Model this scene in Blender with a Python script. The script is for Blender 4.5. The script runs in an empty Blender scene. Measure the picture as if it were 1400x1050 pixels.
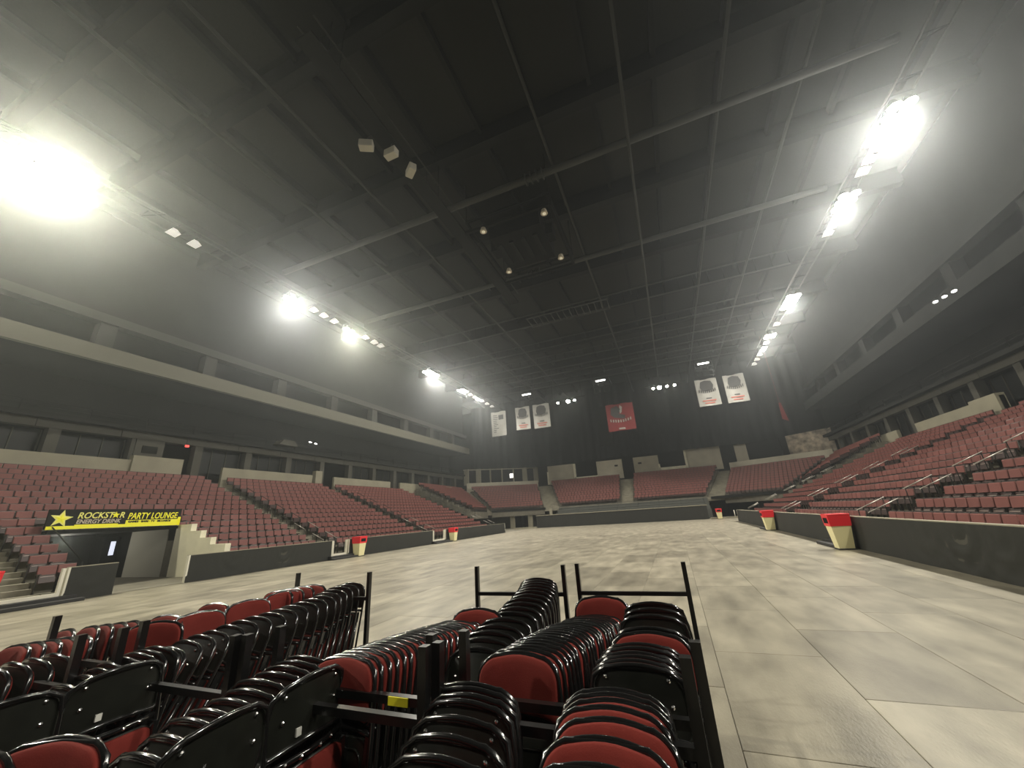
import bpy, math, random
import numpy as np
from mathutils import Matrix, Vector
random.seed(7)
S = bpy.context.scene
COL = S.collection
PI = math.pi

# ------------------------------------------------------------------ camera, world, light, exposure
CAMR = ((0.924387, -0.177529, -0.337628), (0.376556, 0.283265, 0.882024), (-0.060947, -0.942467, 0.328696))
CAMH = 1.8
FPX = 520.0
cam_data = bpy.data.cameras.new('camera')
cam_data.sensor_width = 36.0
cam_data.lens = FPX / 1400.0 * 36.0
cam_data.clip_start = 0.02
cam_data.clip_end = 400
cam = bpy.data.objects.new('camera', cam_data)
COL.objects.link(cam)
R_ = np.array(CAMR)
right, down, fwd = R_[:, 0], R_[:, 1], R_[:, 2]
m = Matrix.Identity(4)
for i in range(3):
    m[i][0] = right[i]; m[i][1] = -down[i]; m[i][2] = -fwd[i]
m[2][3] = CAMH
cam.matrix_world = m
S.camera = cam

world = bpy.data.worlds.new('world')
S.world = world
world.use_nodes = True
world.node_tree.nodes['Background'].inputs[0].default_value = (0.5, 0.5, 0.45, 1)
world.node_tree.nodes['Background'].inputs[1].default_value = 0.02
S.view_settings.view_transform = 'Standard'
S.view_settings.look = 'None'
S.view_settings.gamma = 1
S.view_settings.use_curve_mapping = False
S.view_settings.exposure = -0.3
S.cycles.max_bounces = 6
S.cycles.volume_bounces = 0
S.cycles.diffuse_bounces = 3
S.cycles.glossy_bounces = 3
S.cycles.sample_clamp_indirect = 3.0
S.cycles.sample_clamp_direct = 0.0

LAMP_W = 12500.0          # watts of each flood lamp bank
BARE = .07               # share that leaves the lamps sideways and upwards
HAZE = 0.0031
LZ = 20.0
# (x, y, relative power, bank size enlarged to imitate bloom, warm tint)
BANKS = [(-26.6, 5.2, 1.5, 2.4, 1), (-26.6, 19.1, .8, 1.0, 0), (-26.5, 25.4, .8, 1.0, 1), (-26.3, 39.4, 1.8, 2.6, 0), (-26.3, 47.9, .9, 1.9, 0), (-26.3, 53.0, .9, .7, 0),
         (14.1, 20.8, 1.5, 1.9, 0), (14.0, 27.0, 1.2, 1.6, 0), (14.1, 41.0, 1.8, 3.2, 0), (14.0, 49.5, .9, 1.3, 0), (14.1, 53.5, .9, .7, 0), (14.1, 6.0, .8, 1.9, 0), (-26.6, -8.0, 1.5, 1.9, 0), (14.1, -8.0, .7, 1.6, 0)]

def lamp(name, loc, watt, col, radius):
    l = bpy.data.lights.new(name, 'POINT'); l.energy = watt; l.color = col; l.shadow_soft_size = radius
    o = bpy.data.objects.new(name, l); o.location = loc; COL.objects.link(o)
    return o

for (x, y, p, s, w) in BANKS:
    tint = (1, .94, .72) if w else (1, .95, .84)
    lamp('flood_light', (x, y, LZ - .55), LAMP_W * p * BARE, tint, .45)
    l = bpy.data.lights.new('flood_beam', 'SPOT'); l.energy = LAMP_W * p; l.color = tint; l.shadow_soft_size = .4
    l.spot_size = math.radians(112); l.spot_blend = 1.0
    o = bpy.data.objects.new('flood_beam', l); o.location = (x, y, LZ - .5); COL.objects.link(o)
    o.rotation_euler = Vector(((-7.0 - x) * .95, 0, -LZ)).to_track_quat('-Z', 'Y').to_euler()

# ------------------------------------------------------------------ materials
MATS = {}
def mat(name, col, rough=.6, metal=0.0, coat=0.0, var=0.0, scale=8.0, bump=0.0, bscale=40.0, spec=.5, emit=None, estr=0, rnd=0.0, sheen=0.0, stretch=None):
    if name in MATS: return MATS[name]
    mt = bpy.data.materials.new(name); mt.use_nodes = True
    nt = mt.node_tree; b = nt.nodes['Principled BSDF']
    b.inputs['Base Color'].default_value = (*col, 1)
    b.inputs['Roughness'].default_value = rough
    b.inputs['Metallic'].default_value = metal
    b.inputs['Coat Weight'].default_value = coat
    b.inputs['Coat Roughness'].default_value = .08
    b.inputs['Specular IOR Level'].default_value = spec
    b.inputs['Sheen Weight'].default_value = sheen
    if emit:
        b.inputs['Emission Color'].default_value = (*emit, 1); b.inputs['Emission Strength'].default_value = estr
    tc = None
    def coord():
        nonlocal tc
        if tc is None:
            g = nt.nodes.new('ShaderNodeNewGeometry'); mp = nt.nodes.new('ShaderNodeMapping')
            if stretch: mp.inputs['Scale'].default_value = stretch
            nt.links.new(g.outputs['Position'], mp.inputs['Vector']); tc = mp
        return tc.outputs['Vector']
    if var or rnd:
        mix = nt.nodes.new('ShaderNodeHueSaturation')
        mix.inputs['Color'].default_value = (*col, 1)
        val = None
        if var:
            n = nt.nodes.new('ShaderNodeTexNoise'); n.inputs['Scale'].default_value = scale; n.inputs['Detail'].default_value = 6
            nt.links.new(coord(), n.inputs['Vector'])
            mr = nt.nodes.new('ShaderNodeMapRange'); mr.inputs[1].default_value = .3; mr.inputs[2].default_value = .7
            mr.inputs[3].default_value = 1 - var; mr.inputs[4].default_value = 1 + var
            nt.links.new(n.outputs['Fac'], mr.inputs[0]); val = mr.outputs[0]
        if rnd:
            oi = nt.nodes.new('ShaderNodeObjectInfo'); mr2 = nt.nodes.new('ShaderNodeMapRange')
            mr2.inputs[3].default_value = 1 - rnd; mr2.inputs[4].default_value = 1 + rnd
            nt.links.new(oi.outputs['Random'], mr2.inputs[0])
            if val is not None:
                mu = nt.nodes.new('ShaderNodeMath'); mu.operation = 'MULTIPLY'
                nt.links.new(val, mu.inputs[0]); nt.links.new(mr2.outputs[0], mu.inputs[1]); val = mu.outputs[0]
            else: val = mr2.outputs[0]
        nt.links.new(val, mix.inputs['Value']); nt.links.new(mix.outputs[0], b.inputs['Base Color'])
    if bump:
        n = nt.nodes.new('ShaderNodeTexNoise'); n.inputs['Scale'].default_value = bscale; n.inputs['Detail'].default_value = 4
        nt.links.new(coord(), n.inputs['Vector'])
        bp = nt.nodes.new('ShaderNodeBump'); bp.inputs['Strength'].default_value = bump; bp.inputs['Distance'].default_value = .01
        nt.links.new(n.outputs['Fac'], bp.inputs['Height']); nt.links.new(bp.outputs[0], b.inputs['Normal'])
    MATS[name] = mt
    return mt

M_PANEL = mat('floor_panel', (.28, .257, .20), .36, var=.34, scale=1.5, bump=.25, bscale=30, rnd=.2, stretch=(1.6, .55, 1))
M_SUB = mat('sub_floor', (.20, .185, .145), .8, var=.2, scale=2)
M_CONC = mat('stand_concrete', (.14, .13, .10), .8, var=.25, scale=1.5, bump=.2, bscale=15)
M_ENDW = mat('end_wall_paint', (.50, .47, .37), .7, var=.1, scale=.8)
M_STAIR = mat('stair_concrete', (.22, .205, .155), .8, var=.25, scale=1.5)
M_PARA = mat('parapet_paint', (.29, .27, .20), .7, var=.12, scale=.8)
M_CREAM = mat('cream_wall', (.80, .77, .60), .6, var=.08, scale=1.5)
M_WALL = mat('dark_wall', (.016, .017, .016), .85, spec=.12, var=.2, scale=.5)
M_WALLG = mat('grey_wall', (.06, .058, .046), .8, var=.15, scale=.7)
M_CURT = mat('black_drape', (.012, .014, .015), .9, spec=.2, var=.2, scale=.6, bump=.3, bscale=3)
M_COVER = mat('board_cover', (.013, .014, .011), .75, var=.15, scale=1.2, bump=.3, bscale=6)
M_WHITE = mat('white_rail', (.75, .73, .62), .45)
M_SEAT = mat('seat_maroon', (.21, .070, .060), .6, var=.10, scale=2, rnd=.14)
M_SEATD = mat('seat_maroon_pan', (.045, .025, .022), .5, rnd=.1)
M_GLINT = mat('seat_glint_tone', (.45, .36, .32), .35)  # added pale wedge imitating the lamp highlight at each seat base
M_SEATB = mat('seat_frame_black', (.03, .028, .026), .35)
M_BLK = mat('black_shell', (.011, .012, .0095), .33, spec=.45, var=.2, scale=12)
M_BLKT = mat('gloss_black_tube', (.008, .008, .008), .18, coat=.7, spec=.6)
M_FAB = mat('maroon_upholstery', (.150, .018, .013), .9, var=.06, scale=18, bump=.15, bscale=220, rnd=.10, spec=.25)
M_CART = mat('cart_black_steel', (.006, .006, .006), .28, coat=.3)
M_CHROME = mat('chrome', (.8, .8, .78), .2, metal=1)
M_ALU = mat('handrail_steel', (.42, .40, .36), .4, metal=.6)
M_RUB = mat('rubber', (.02, .02, .02), .7)
M_RED = mat('bin_red', (.75, .02, .03), .4)
M_BINY = mat('bin_cream', (.80, .74, .42), .45)
M_DARK = mat('very_dark', (.007, .007, .007), .85, spec=.12)
M_GLASS = mat('dark_window_glass', (.015, .017, .017), .4, spec=.15)
M_ROOF = mat('roof_deck', (.018, .019, .017), .8, spec=.12, var=.15, scale=.6)
M_STEEL = mat('truss_steel', (.014, .015, .014), .8, spec=.12)
M_PIPE = mat('grey_pipe', (.055, .058, .053), .7, spec=.12)
M_YEL = mat('sign_yellow', (.85, .80, .02), .5, emit=(1, .95, .05), estr=.25)
M_SIGN = mat('sign_black', (.008, .008, .007), .6, spec=.2)
M_LET = mat('sign_lettering', (.75, .72, .15), .5, emit=(1, .95, .3), estr=.2)
M_LET2 = mat('sign_silver', (.62, .55, .45), .5)
M_LAMP = mat('lamp_face', (1, 1, 1), .5, emit=(1, .96, .80), estr=60)
M_LAMPS = mat('small_lamp_face', (1, 1, 1), .5, emit=(1, .97, .9), estr=8)
M_LAMPD = mat('dim_lamp_face', (.8, .75, .6), .5, emit=(1, .9, .7), estr=.35)
M_REFL = mat('reflector_shade_glow', (.9, .9, .85), .4, emit=(1, .98, .9), estr=.5)  # own glow stands in for flood light on these unlit white shades
M_EXIT = mat('exit_red', (.8, .05, .04), .5, emit=(1, .1, .08), estr=2.0)
M_BANW = mat('banner_white', (.36, .355, .33), .8, var=.1, scale=1)
M_BANR = mat('banner_red', (.20, .025, .027), .8, var=.1, scale=1)
M_BAND = mat('banner_ink', (.06, .06, .06), .8)
M_BANRI = mat('banner_red_ink', (.42, .12, .09), .8)
M_STK = mat('yellow_sticker', (.85, .78, .03), .5)
M_STKW = mat('paper_label', (.6, .6, .55), .6)
M_MURAL = mat('mural_paint', (.33, .28, .21), .7, var=.6, scale=1.6)

# ------------------------------------------------------------------ mesh helpers
class MB:
    def __init__(s): s.v = []; s.f = []; s.sm = []
    def add(s, vs, fs, smooth=False):
        o = len(s.v); s.v += [tuple(p) for p in vs]
        for f in fs: s.f.append(tuple(i + o for i in f)); s.sm.append(smooth)
        return s
    def box(s, a, b):
        x0, y0, z0 = a; x1, y1, z1 = b
        if x0 > x1: x0, x1 = x1, x0
        if y0 > y1: y0, y1 = y1, y0
        if z0 > z1: z0, z1 = z1, z0
        return s.add([(x0, y0, z0), (x1, y0, z0), (x1, y1, z0), (x0, y1, z0), (x0, y0, z1), (x1, y0, z1), (x1, y1, z1), (x0, y1, z1)],
                     [(0, 3, 2, 1), (4, 5, 6, 7), (0, 1, 5, 4), (1, 2, 6, 5), (2, 3, 7, 6), (3, 0, 4, 7)])
    def hexa(s, b4, t4):
        return s.add(list(b4) + list(t4), [(0, 3, 2, 1), (4, 5, 6, 7), (0, 1, 5, 4), (1, 2, 6, 5), (2, 3, 7, 6), (3, 0, 4, 7)])
    def bbox(s, a, b, r):      # bevelled box (edges along all sides chamfered)
        x0, y0, z0 = a; x1, y1, z1 = b
        def ring(z, d): return [(x0 + d, y0, z), (x1 - d, y0, z), (x1, y0 + d, z), (x1, y1 - d, z), (x1 - d, y1, z), (x0 + d, y1, z), (x0, y1 - d, z), (x0, y0 + d, z)]
        def ringi(z): return [(x0 + r, y0 + r * .5, z), (x1 - r, y0 + r * .5, z), (x1 - r * .5, y0 + r, z), (x1 - r * .5, y1 - r, z), (x1 - r, y1 - r * .5, z), (x0 + r, y1 - r * .5, z), (x0 + r * .5, y1 - r, z), (x0 + r * .5, y0 + r, z)]
        rs = [ringi(z0), ring(z0 + r, r), ring(z1 - r, r), ringi(z1)]
        vs = sum(rs, []); fs = [tuple(reversed(range(8))), tuple(range(24, 32))]
        for k in range(3):
            for i in range(8):
                j = (i + 1) % 8; fs.append((k * 8 + i, k * 8 + j, k * 8 + 8 + j, k * 8 + 8 + i))
        return s.add(vs, fs)
    def tube(s, pts, r, n=8, closed=False, square=False):
        pts = [Vector(p) for p in pts]; N = len(pts); rings = []
        up0 = None
        for i, p in enumerate(pts):
            if closed: d = pts[(i + 1) % N] - pts[i - 1]
            else: d = pts[min(i + 1, N - 1)] - pts[max(i - 1, 0)]
            d.normalize()
            if up0 is None:
                a = Vector((0, 0, 1)) if abs(d.z) < .9 else Vector((0, 1, 0))
            else: a = up0
            u = (a - d * a.dot(d)).normalized(); w = d.cross(u); up0 = u
            ph = PI / 4 if square else 0
            nn = 4 if square else n
            rings.append([p + (u * math.cos(2 * PI * k / nn + ph) + w * math.sin(2 * PI * k / nn + ph)) * r for k in range(nn)])
        nn = len(rings[0]); vs = [q for rg in rings for q in rg]; fs = []
        for i in range(N if closed else N - 1):
            a, b = i * nn, ((i + 1) % N) * nn
            for k in range(nn): fs.append((a + k, a + (k + 1) % nn, b + (k + 1) % nn, b + k))
        if not closed: fs.append(tuple(reversed(range(nn)))); fs.append(tuple(range((N - 1) * nn, N * nn)))
        return s.add(vs, fs, smooth=not square)
    def disc(s, c, axis, r, h, n=12, r2=None):
        c = Vector(c); ax = Vector(axis).normalized()
        a = Vector((0, 0, 1)) if abs(ax.z) < .9 else Vector((1, 0, 0))
        u = ax.cross(a).normalized(); w = ax.cross(u); r2 = r if r2 is None else r2
        v1 = [c + (u * math.cos(2 * PI * k / n) + w * math.sin(2 * PI * k / n)) * r for k in range(n)]
        v2 = [c + ax * h + (u * math.cos(2 * PI * k / n) + w * math.sin(2 * PI * k / n)) * r2 for k in range(n)]
        fs = [tuple(reversed(range(n))), tuple(range(n, 2 * n))] + [(k, (k + 1) % n, n + (k + 1) % n, n + k) for k in range(n)]
        return s.add(v1 + v2, fs)
    def pad(s, outline, y_of, thick, bulge, side, smooth=True):
        """a cushion: OUTLINE (x,z) points, rear face at y_of(x), side -1 bulges to -y, +1 to +y"""
        n = len(outline); cx = sum(p[0] for p in outline) / n; cz = sum(p[1] for p in outline) / n
        rings = [(1.0, 0.0), (1.0, thick * .7), (.95, thick), (.8, thick + bulge * .5), (.5, thick + bulge * .9)]
        vs = []
        for sc, dy in rings:
            for (x, z) in outline:
                X = cx + (x - cx) * sc; Z = cz + (z - cz) * sc
                vs.append((X, y_of(X) + side * dy, Z))
        vs.append((cx, y_of(cx) + side * (thick + bulge), cz)); fs = []
        for k in range(len(rings) - 1):
            for i in range(n):
                j = (i + 1) % n; q = (k * n + i, k * n + j, (k + 1) * n + j, (k + 1) * n + i)
                fs.append(q if side < 0 else q[::-1])
        L = (len(rings) - 1) * n; c = len(vs) - 1
        for i in range(n):
            q = (L + i, L + (i + 1) % n, c); fs.append(q if side < 0 else q[::-1])
        q = tuple(range(n)); fs.append(q[::-1] if side < 0 else q)
        return s.add(vs, fs, smooth)
    def mesh(s, name, m):
        me = bpy.data.meshes.new(name); me.from_pydata([tuple(v) for v in s.v], [], s.f)
        me.polygons.foreach_set('use_smooth', s.sm)
        me.materials.append(m); me.update()
        return me
    def build(s, name, m, parent=None, loc=None):
        o = bpy.data.objects.new(name, s.mesh(name, m)); COL.objects.link(o)
        if parent is not None: o.parent = parent
        if loc: o.location = loc
        return o

def tag(o, label=None, cat=None, group=None, kind=None):
    if label: o['label'] = label
    if cat: o['category'] = cat
    if group: o['group'] = group
    if kind: o['kind'] = kind
    return o
def thing(name, label, cat, loc=(0, 0, 0), rot=(0, 0, 0), group=None):
    o = bpy.data.objects.new(name, None); COL.objects.link(o); o.empty_display_size = .1
    o.location = loc; o.rotation_euler = rot
    return tag(o, label, cat, group)
def link_mesh(name, me, parent, loc=None, rot=None):
    o = bpy.data.objects.new(name, me); COL.objects.link(o); o.parent = parent
    if loc: o.location = loc
    if rot: o.rotation_euler = rot
    return o
def struct(name, mb, m, parent=None):
    o = mb.build(name, m, parent)
    if parent is None: o['kind'] = 'structure'
    return o
KIDS = {}
def kids(o):
    if o.name not in KIDS: KIDS[o.name] = [c for c in bpy.data.objects if c.parent == o]
    return KIDS[o.name]
def dup(root, loc, rot, label, group=None):
    r = root.copy(); COL.objects.link(r); r.location = loc; r.rotation_euler = rot; r['label'] = label
    if group: r['group'] = group
    for ch in kids(root):
        c = ch.copy(); COL.objects.link(c); c.parent = r
        for g in kids(ch):
            d = g.copy(); COL.objects.link(d); d.parent = c
    return r
ORD = ('first second third fourth fifth sixth seventh eighth ninth tenth eleventh twelfth thirteenth fourteenth fifteenth sixteenth seventeenth eighteenth nineteenth twentieth '
       'twenty-first twenty-second twenty-third twenty-fourth twenty-fifth twenty-sixth twenty-seventh twenty-eighth twenty-ninth thirtieth thirty-first thirty-second thirty-third thirty-fourth thirty-fifth thirty-sixth').split()

def proj(p):
    d = np.array([p[0], p[1], p[2] - CAMH]); c = R_.T @ d
    if c[2] <= .05: return None
    return 700 + c[0] / c[2] * FPX, 525 + c[1] / c[2] * FPX, float(np.linalg.norm(d)), c[2]

# ================================================================== ROOM SHELL
XL, XR = -19.8, 5.75            # inner faces of the rink boards
XC = (XL + XR) / 2
ZR = 25.0
struct('ceiling', MB().box((-46, -14, ZR), (32, 78, ZR + .3)), M_ROOF)
struct('wall_left', MB().box((-46, -14, -.2), (-45.7, 78, ZR)), M_WALL)
struct('wall_right', MB().box((31.7, -14, -.2), (32, 78, ZR)), M_WALL)
struct('wall_back', MB().box((-46, -14, -.2), (32, -13.7, ZR)), M_WALL)
struct('wall_far', MB().box((-46, 76.2, -.2), (32, 76.5, ZR)), M_WALL)

floor = struct('floor', MB().box((-46, -14, -.25), (32, 77, -.012)), M_SUB)
PW, PL = 1.172, 2.27
cols = range(-17, 5)
panels = []
for ci in cols:
    x0 = .15 + ci * PW
    off = 4.04 + (0 if ci % 2 == 0 else 1.15)
    for rj in range(-3, 23):
        y0 = off + rj * PL
        if y0 + PL > 60 or y0 < -4: continue
        xa, xb = max(x0, XL + .02), min(x0 + PW, XR - .02)
        if xb - xa < .1: continue
        pr = proj(((xa + xb) / 2, y0 + PL / 2, 0))
        vis = pr is not None and -150 < pr[0] < 1550 and pr[1] < 1250
        panels.append((0 if vis else 1, (pr[2] if pr else 99), xa, xb, y0))
panels.sort()
g = .0028
pmesh = {}
rest = MB()
for i, (nv, d, xa, xb, y0) in enumerate(panels):
    dz = random.uniform(-.0015, .0015)
    if i < 300:
        w = round(xb - xa, 2)
        if w not in pmesh:
            mb = MB(); W, L = (xb - xa) / 2 - g, PL / 2 - g
            mb.add([(-W, -L, -.02), (W, -L, -.02), (W, L, -.02), (-W, L, -.02), (-W, -L, -.003), (W, -L, -.003), (W, L, -.003), (-W, L, -.003),
                    (-W + .004, -L + .004, 0), (W - .004, -L + .004, 0), (W - .004, L - .004, 0), (-W + .004, L - .004, 0)],
                   [(8, 9, 10, 11)] + [(a, (a + 1) % 4, 4 + (a + 1) % 4, 4 + a) for a in range(4)] + [(4 + a, 4 + (a + 1) % 4, 8 + (a + 1) % 4, 8 + a) for a in range(4)])
            pmesh[w] = mb.mesh('floor_panel', M_PANEL)
        o = link_mesh('floor_panel', pmesh[w], floor, ((xa + xb) / 2, y0 + PL / 2, dz))
        o.rotation_euler = (random.uniform(-.0008, .0008), random.uniform(-.0008, .0008), 0)
    else:
        rest.box((xa + g, y0 + g, -.02), (xb - g, y0 + PL - g, dz))
o = rest.build('floor_panels', M_PANEL, floor); o['kind'] = 'stuff'
# outer concrete floor beyond the panels
ZT = .27; DR = .36; DX = .87; NR = 15

def side_x(side, d):            # d metres behind the face of the boards
    return XL - d if side < 0 else XR + d
def row_front(k): return .72 + DX * k          # distance behind boards at which row k's tread begins
def row_z(k): return ZT + DR * k

def stepped(mb, side, y0, y1, k0=0, k1=NR, zlow=0.0, half=False):
    for k in range(k0, k1):
        a, b = row_front(k), row_front(k + 1)
        xa, xb = sorted((side_x(side, a), side_x(side, b)))
        mb.box((xa, y0, max(zlow, 0) if k0 == 0 else zlow), (xb, y1, row_z(k)))
        if half and k < k1 - 1:
            xa, xb = sorted((side_x(side, b - .32), side_x(side, b)))
            mb.box((xa, y0 + .02, row_z(k) - .02), (xb, y1 - .02, row_z(k) + DR / 2))

BL = {-1: [(7.45, 19.1), (20.5, 30.3), (32.0, 43.6)], 1: [(-2.0, 18.35), (20.0, 30.3), (32.0, 44.0)]}
AI = {-1: [(5.9, 7.4), (19.1, 20.5), (30.3, 32.0), (43.6, 45.2)], 1: [(18.35, 20.0), (30.3, 32.0), (44.0, 45.4)]}
PORT = (8.35, 13.1)
for side, nm in ((-1, 'left'), (1, 'right')):
    mb = MB()
    for (a, b) in BL[side]:
        if side < 0 and a < 8:
            stepped(mb, side, a, PORT[0], 0, 6); stepped(mb, side, PORT[1], b, 0, 6)
            stepped(mb, side, a, b, 6, NR, 2.42)
            stepped(mb, side, a, PORT[0], 6, NR)
        else: stepped(mb, side, a, b)
    if side < 0: stepped(mb, side, -2, 5.9)
    struct('stand_' + nm, mb, M_CONC)
    mb = MB()
    for (a, b) in AI[side]: stepped(mb, side, a, b, half=True)
    struct('aisle_stairs_' + nm, mb, M_STAIR)
    # floor strip between boards and first tread
    xa, xb = sorted((side_x(side, .12), side_x(side, .74)))
    struct('walkway_' + nm, MB().box((xa, -4 if side > 0 else -4, -.01), (xb, 8.3 if side < 0 else 45, .22)).box((xa, 13.15 if side < 0 else -4, -.01), (xb, 45, .22)), M_CONC)

# ---- top parapets, concourse, suites on both sides
def px_side(side, x_left):      # mirror an x measured on the left stand
    return x_left if side < 0 else 2 * XC - x_left
def sbox(mb, side, xa, xb, y0, y1, z0, z1):
    a, b = sorted((px_side(side, xa), px_side(side, xb)))
    mb.box((a, y0, z0), (b, y1, z1))
for side, nm in ((-1, 'left'), (1, 'right')):
    mb = MB()
    spans = [(-3, 4.9), (8.0, 16.6), (20.6, 29.4), (32.2, 41.5), (43.5, 49.5), (51.0, 57)] if side < 0 else [(-3, 17.6), (20.6, 29.0), (32.2, 41.5), (44.5, 52)]
    for (a, b) in spans: sbox(mb, side, -33.75, -34.0, a, b, 5.0, 7.05)
    if side < 0:
        sbox(mb, side, -33.55, -34.05, 14.6, 17.6, 5.0, 7.35)
        sbox(mb, side, -33.55, -34.05, 29.6, 30.4, 5.0, 7.5)
    else:
        sbox(mb, side, -33.6, -34.05, 32.2, 34.6, 5.0, 7.2)
    struct('parapet_' + nm, mb, M_PARA)
    mb = MB(); sbox(mb, side, -33.8, -45.7, -13, 60, 5.2, 5.45); struct('concourse_floor_' + nm, mb, M_CONC)
    mb = MB(); sbox(mb, side, -38.0, -38.3, -13, 60, 5.4, 25); struct('concourse_wall_' + nm, mb, M_WALL)
    mb = MB()
    for k in range(16):          # header beam in pieces with downstands
        y = -2 + k * 4.0
        sbox(mb, side, -34.4, -34.9, y + .02, y + 3.98, 8.65, 9.15)
    struct('header_beam_' + nm, mb, M_WALLG)
    for k in range(15):
        y = 2.8 + k * 4.05
        mb = MB(); sbox(mb, side, -34.5, -35.1, y - .28, y + .28, 5.45, 8.65)
        o = struct('pillar_' + nm, mb, M_WALLG)
        if k % 3 == 2:            # wider pier with a wall lamp on it
            mb = MB(); sbox(mb, side, -34.2, -34.6, y - .22, y + .22, 9.2, 9.42)
            tag(mb.build('wall_lamp', M_LAMPD), 'small pale wall lamp above %s suite pillar, %s along from the near end' % (nm, ORD[k // 3]), 'lamp', 'wall lamps above the suite pillars')
    # suite windows: dark glass panes with mullions
    mb = MB(); mg = MB(); n = 0
    for k in range(14):
        y = 2.8 + k * 4.05 + .3
        if (side < 0 and k in (3, 7)) : continue
        win = bpy.data.objects.new('window', None); COL.objects.link(win); win['kind'] = 'structure'
        n += 1; win.name = 'window_%s_%d' % (nm, n)
        for j in range(3):
            a = y + j * 1.15
            gp = MB(); sbox(gp, side, -35.35, -35.4, a + .03, a + 1.12, 6.0, 8.6); gp.build('pane', M_GLASS, win)
        fr = MB()
        for j in range(4): sbox(fr, side, -35.28, -35.42, y + j * 1.15 - .03, y + j * 1.15 + .03, 6.0, 8.62)
        sbox(fr, side, -35.28, -35.42, y, y + 3.45, 5.9, 6.0)
        fr.build('window_frame', M_WALLG, win)
    # upper balcony: soffit, fascia, dark strip, columns, upper beam
    mb = MB(); sbox(mb, side, -33.9, -38.2, -13, 62, 9.15, 9.45); struct('suite_roof_' + nm, mb, M_WALL)
    mb = MB(); sbox(mb, side, -33.85, -33.89, -13, 60, 10.0, 10.04); sbox(mb, side, -33.85, -33.89, -13, 60, 9.75, 9.78)
    for k in range(24): sbox(mb, side, -33.85, -33.89, -12 + k * 3, -11.96 + k * 3, 9.4, 10.02)
    tag(mb.build('guard_rail', M_STEEL), 'thin grey guard rail along the top of the %s suites' % nm, 'railing')
    mb = MB(); sbox(mb, side, -32.9, -33.25, -13, 62, 13.0, 14.05); struct('balcony_fascia_' + nm, mb, mat('fascia_paint', (.12, .115, .088), .7) if side < 0 else M_WALL)  # right fascia, columns and beam darker: dimness of that side put into colour
    mb = MB(); sbox(mb, side, -33.2, -38.2, -13, 62, 13.0, 13.25); struct('balcony_slab_' + nm, mb, M_WALL)
    mb = MB()
    for k in range(14):
        y = -1.6 + k * 6.55
        if y > 60: break
        sbox(mb, side, -33.6, -34.4, y - .45, y + .45, 13.2, 16.3)
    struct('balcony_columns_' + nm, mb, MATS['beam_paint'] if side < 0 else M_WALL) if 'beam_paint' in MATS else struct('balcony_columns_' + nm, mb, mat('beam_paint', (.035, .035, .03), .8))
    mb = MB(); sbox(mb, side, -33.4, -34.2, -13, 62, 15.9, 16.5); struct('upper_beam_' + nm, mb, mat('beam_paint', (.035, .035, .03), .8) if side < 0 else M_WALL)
    mb = MB(); sbox(mb, side, -34.2, -34.5, -13, 62, 16.4, 25); struct('upper_wall_' + nm, mb, M_WALL)

# ================================================================== SEATS
def seat_parts():
    # local: faces -Y, origin on tread at centre of the back
    bk = MB(); bk.bbox((-.237, -.035, .565), (.237, .025, .885), .018)
    bk.v = [(x, y + .05 * (z - .55) / .35 + (.9 * x * x * -.35), z) for (x, y, z) in bk.v]
    sh = MB(); sh.bbox((-.252, .005, .50), (.252, .045, .915), .015)
    sh.v = [(x, y + .05 * (z - .55) / .35 + (.9 * x * x * -.35), z) for (x, y, z) in sh.v]
    st = MB(); st.bbox((-.22, -.13, .33), (.22, -.045, .60), .018)          # seat tipped up
    st.v = [(x, y - (.60 - z) * .25, z) for (x, y, z) in st.v]
    ar = MB(); ar.box((-.02, -.30, .60), (.02, .03, .635)); ar.box((-.015, -.16, 0), (.015, -.08, .61)); ar.box((-.015, -.2, 0), (.015, -.02, .03))
    gl = MB().hexa([(-.17, -.15, .53), (.17, -.15, .53), (.17, -.06, .53), (-.17, -.06, .53)], [(-.17, -.145, .545), (.17, -.145, .545), (.16, -.05, .572), (-.16, -.05, .572)])
    return bk, st, ar, gl, sh
bk, st, ar, gl, sh = seat_parts()
me_sh = sh.mesh('back_shell', M_SEATB)
me_gl = gl.mesh('seat_glint', M_GLINT)
me_bk, me_st, me_ar = bk.mesh('backrest', M_SEAT), st.mesh('seat', M_SEATD), ar.mesh('armrest', M_SEATB)
SP = .53
allseats = []     # (dist, x, y, z, rot, text, group)
def add_seat(x, y, z, rot, text, grp):
    pr = proj((x, y, z + .6))
    if pr is None or not (-60 < pr[0] < 1460 and pr[1] > 0 and pr[1] < 1200): return
    allseats.append((pr[2] if -8 < pr[0] < 1408 else pr[2] + 200, x, y, z, rot, text, grp))
for side, nm in ((-1, 'left'), (1, 'right')):
    for bi, (a, b) in enumerate(BL[side]):
        for k in range(NR):
            spans = [(a, b)]
            if side < 0 and bi == 0 and k < 6: spans = [(a, PORT[0]), (PORT[1] + .1, b)]
            for si, (p, q) in enumerate(spans):
                n = int((q - p + .1) / SP)
                if len(spans) == 2 and si == 0: n = 2
                x = side_x(side, row_front(k) + .55)
                for j in range(n):
                    y = q - SP * (j + .5) if not (len(spans) == 2 and si == 0) else q - .5 * (j + .5)
                    if side > 0 and k == 0 and False: continue
                    rot = PI / 2 if side < 0 else -PI / 2
                    if len(spans) == 2 and si == 0: txt = 'beside the lounge doorway, %s from the stairs, row %s up, %s stand' % (ORD[j], ORD[k], nm)
                    else: txt = '%s from the far aisle in %s row up, %s stand section %s' % (ORD[min(j, 35)], ORD[k], nm, ('nearest', 'middle', 'farthest')[bi])
                    if side > 0 and y < 7: continue
                    add_seat(x, y, row_z(k), rot, txt, 'tip-up seats in the %s stand' % nm)
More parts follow.
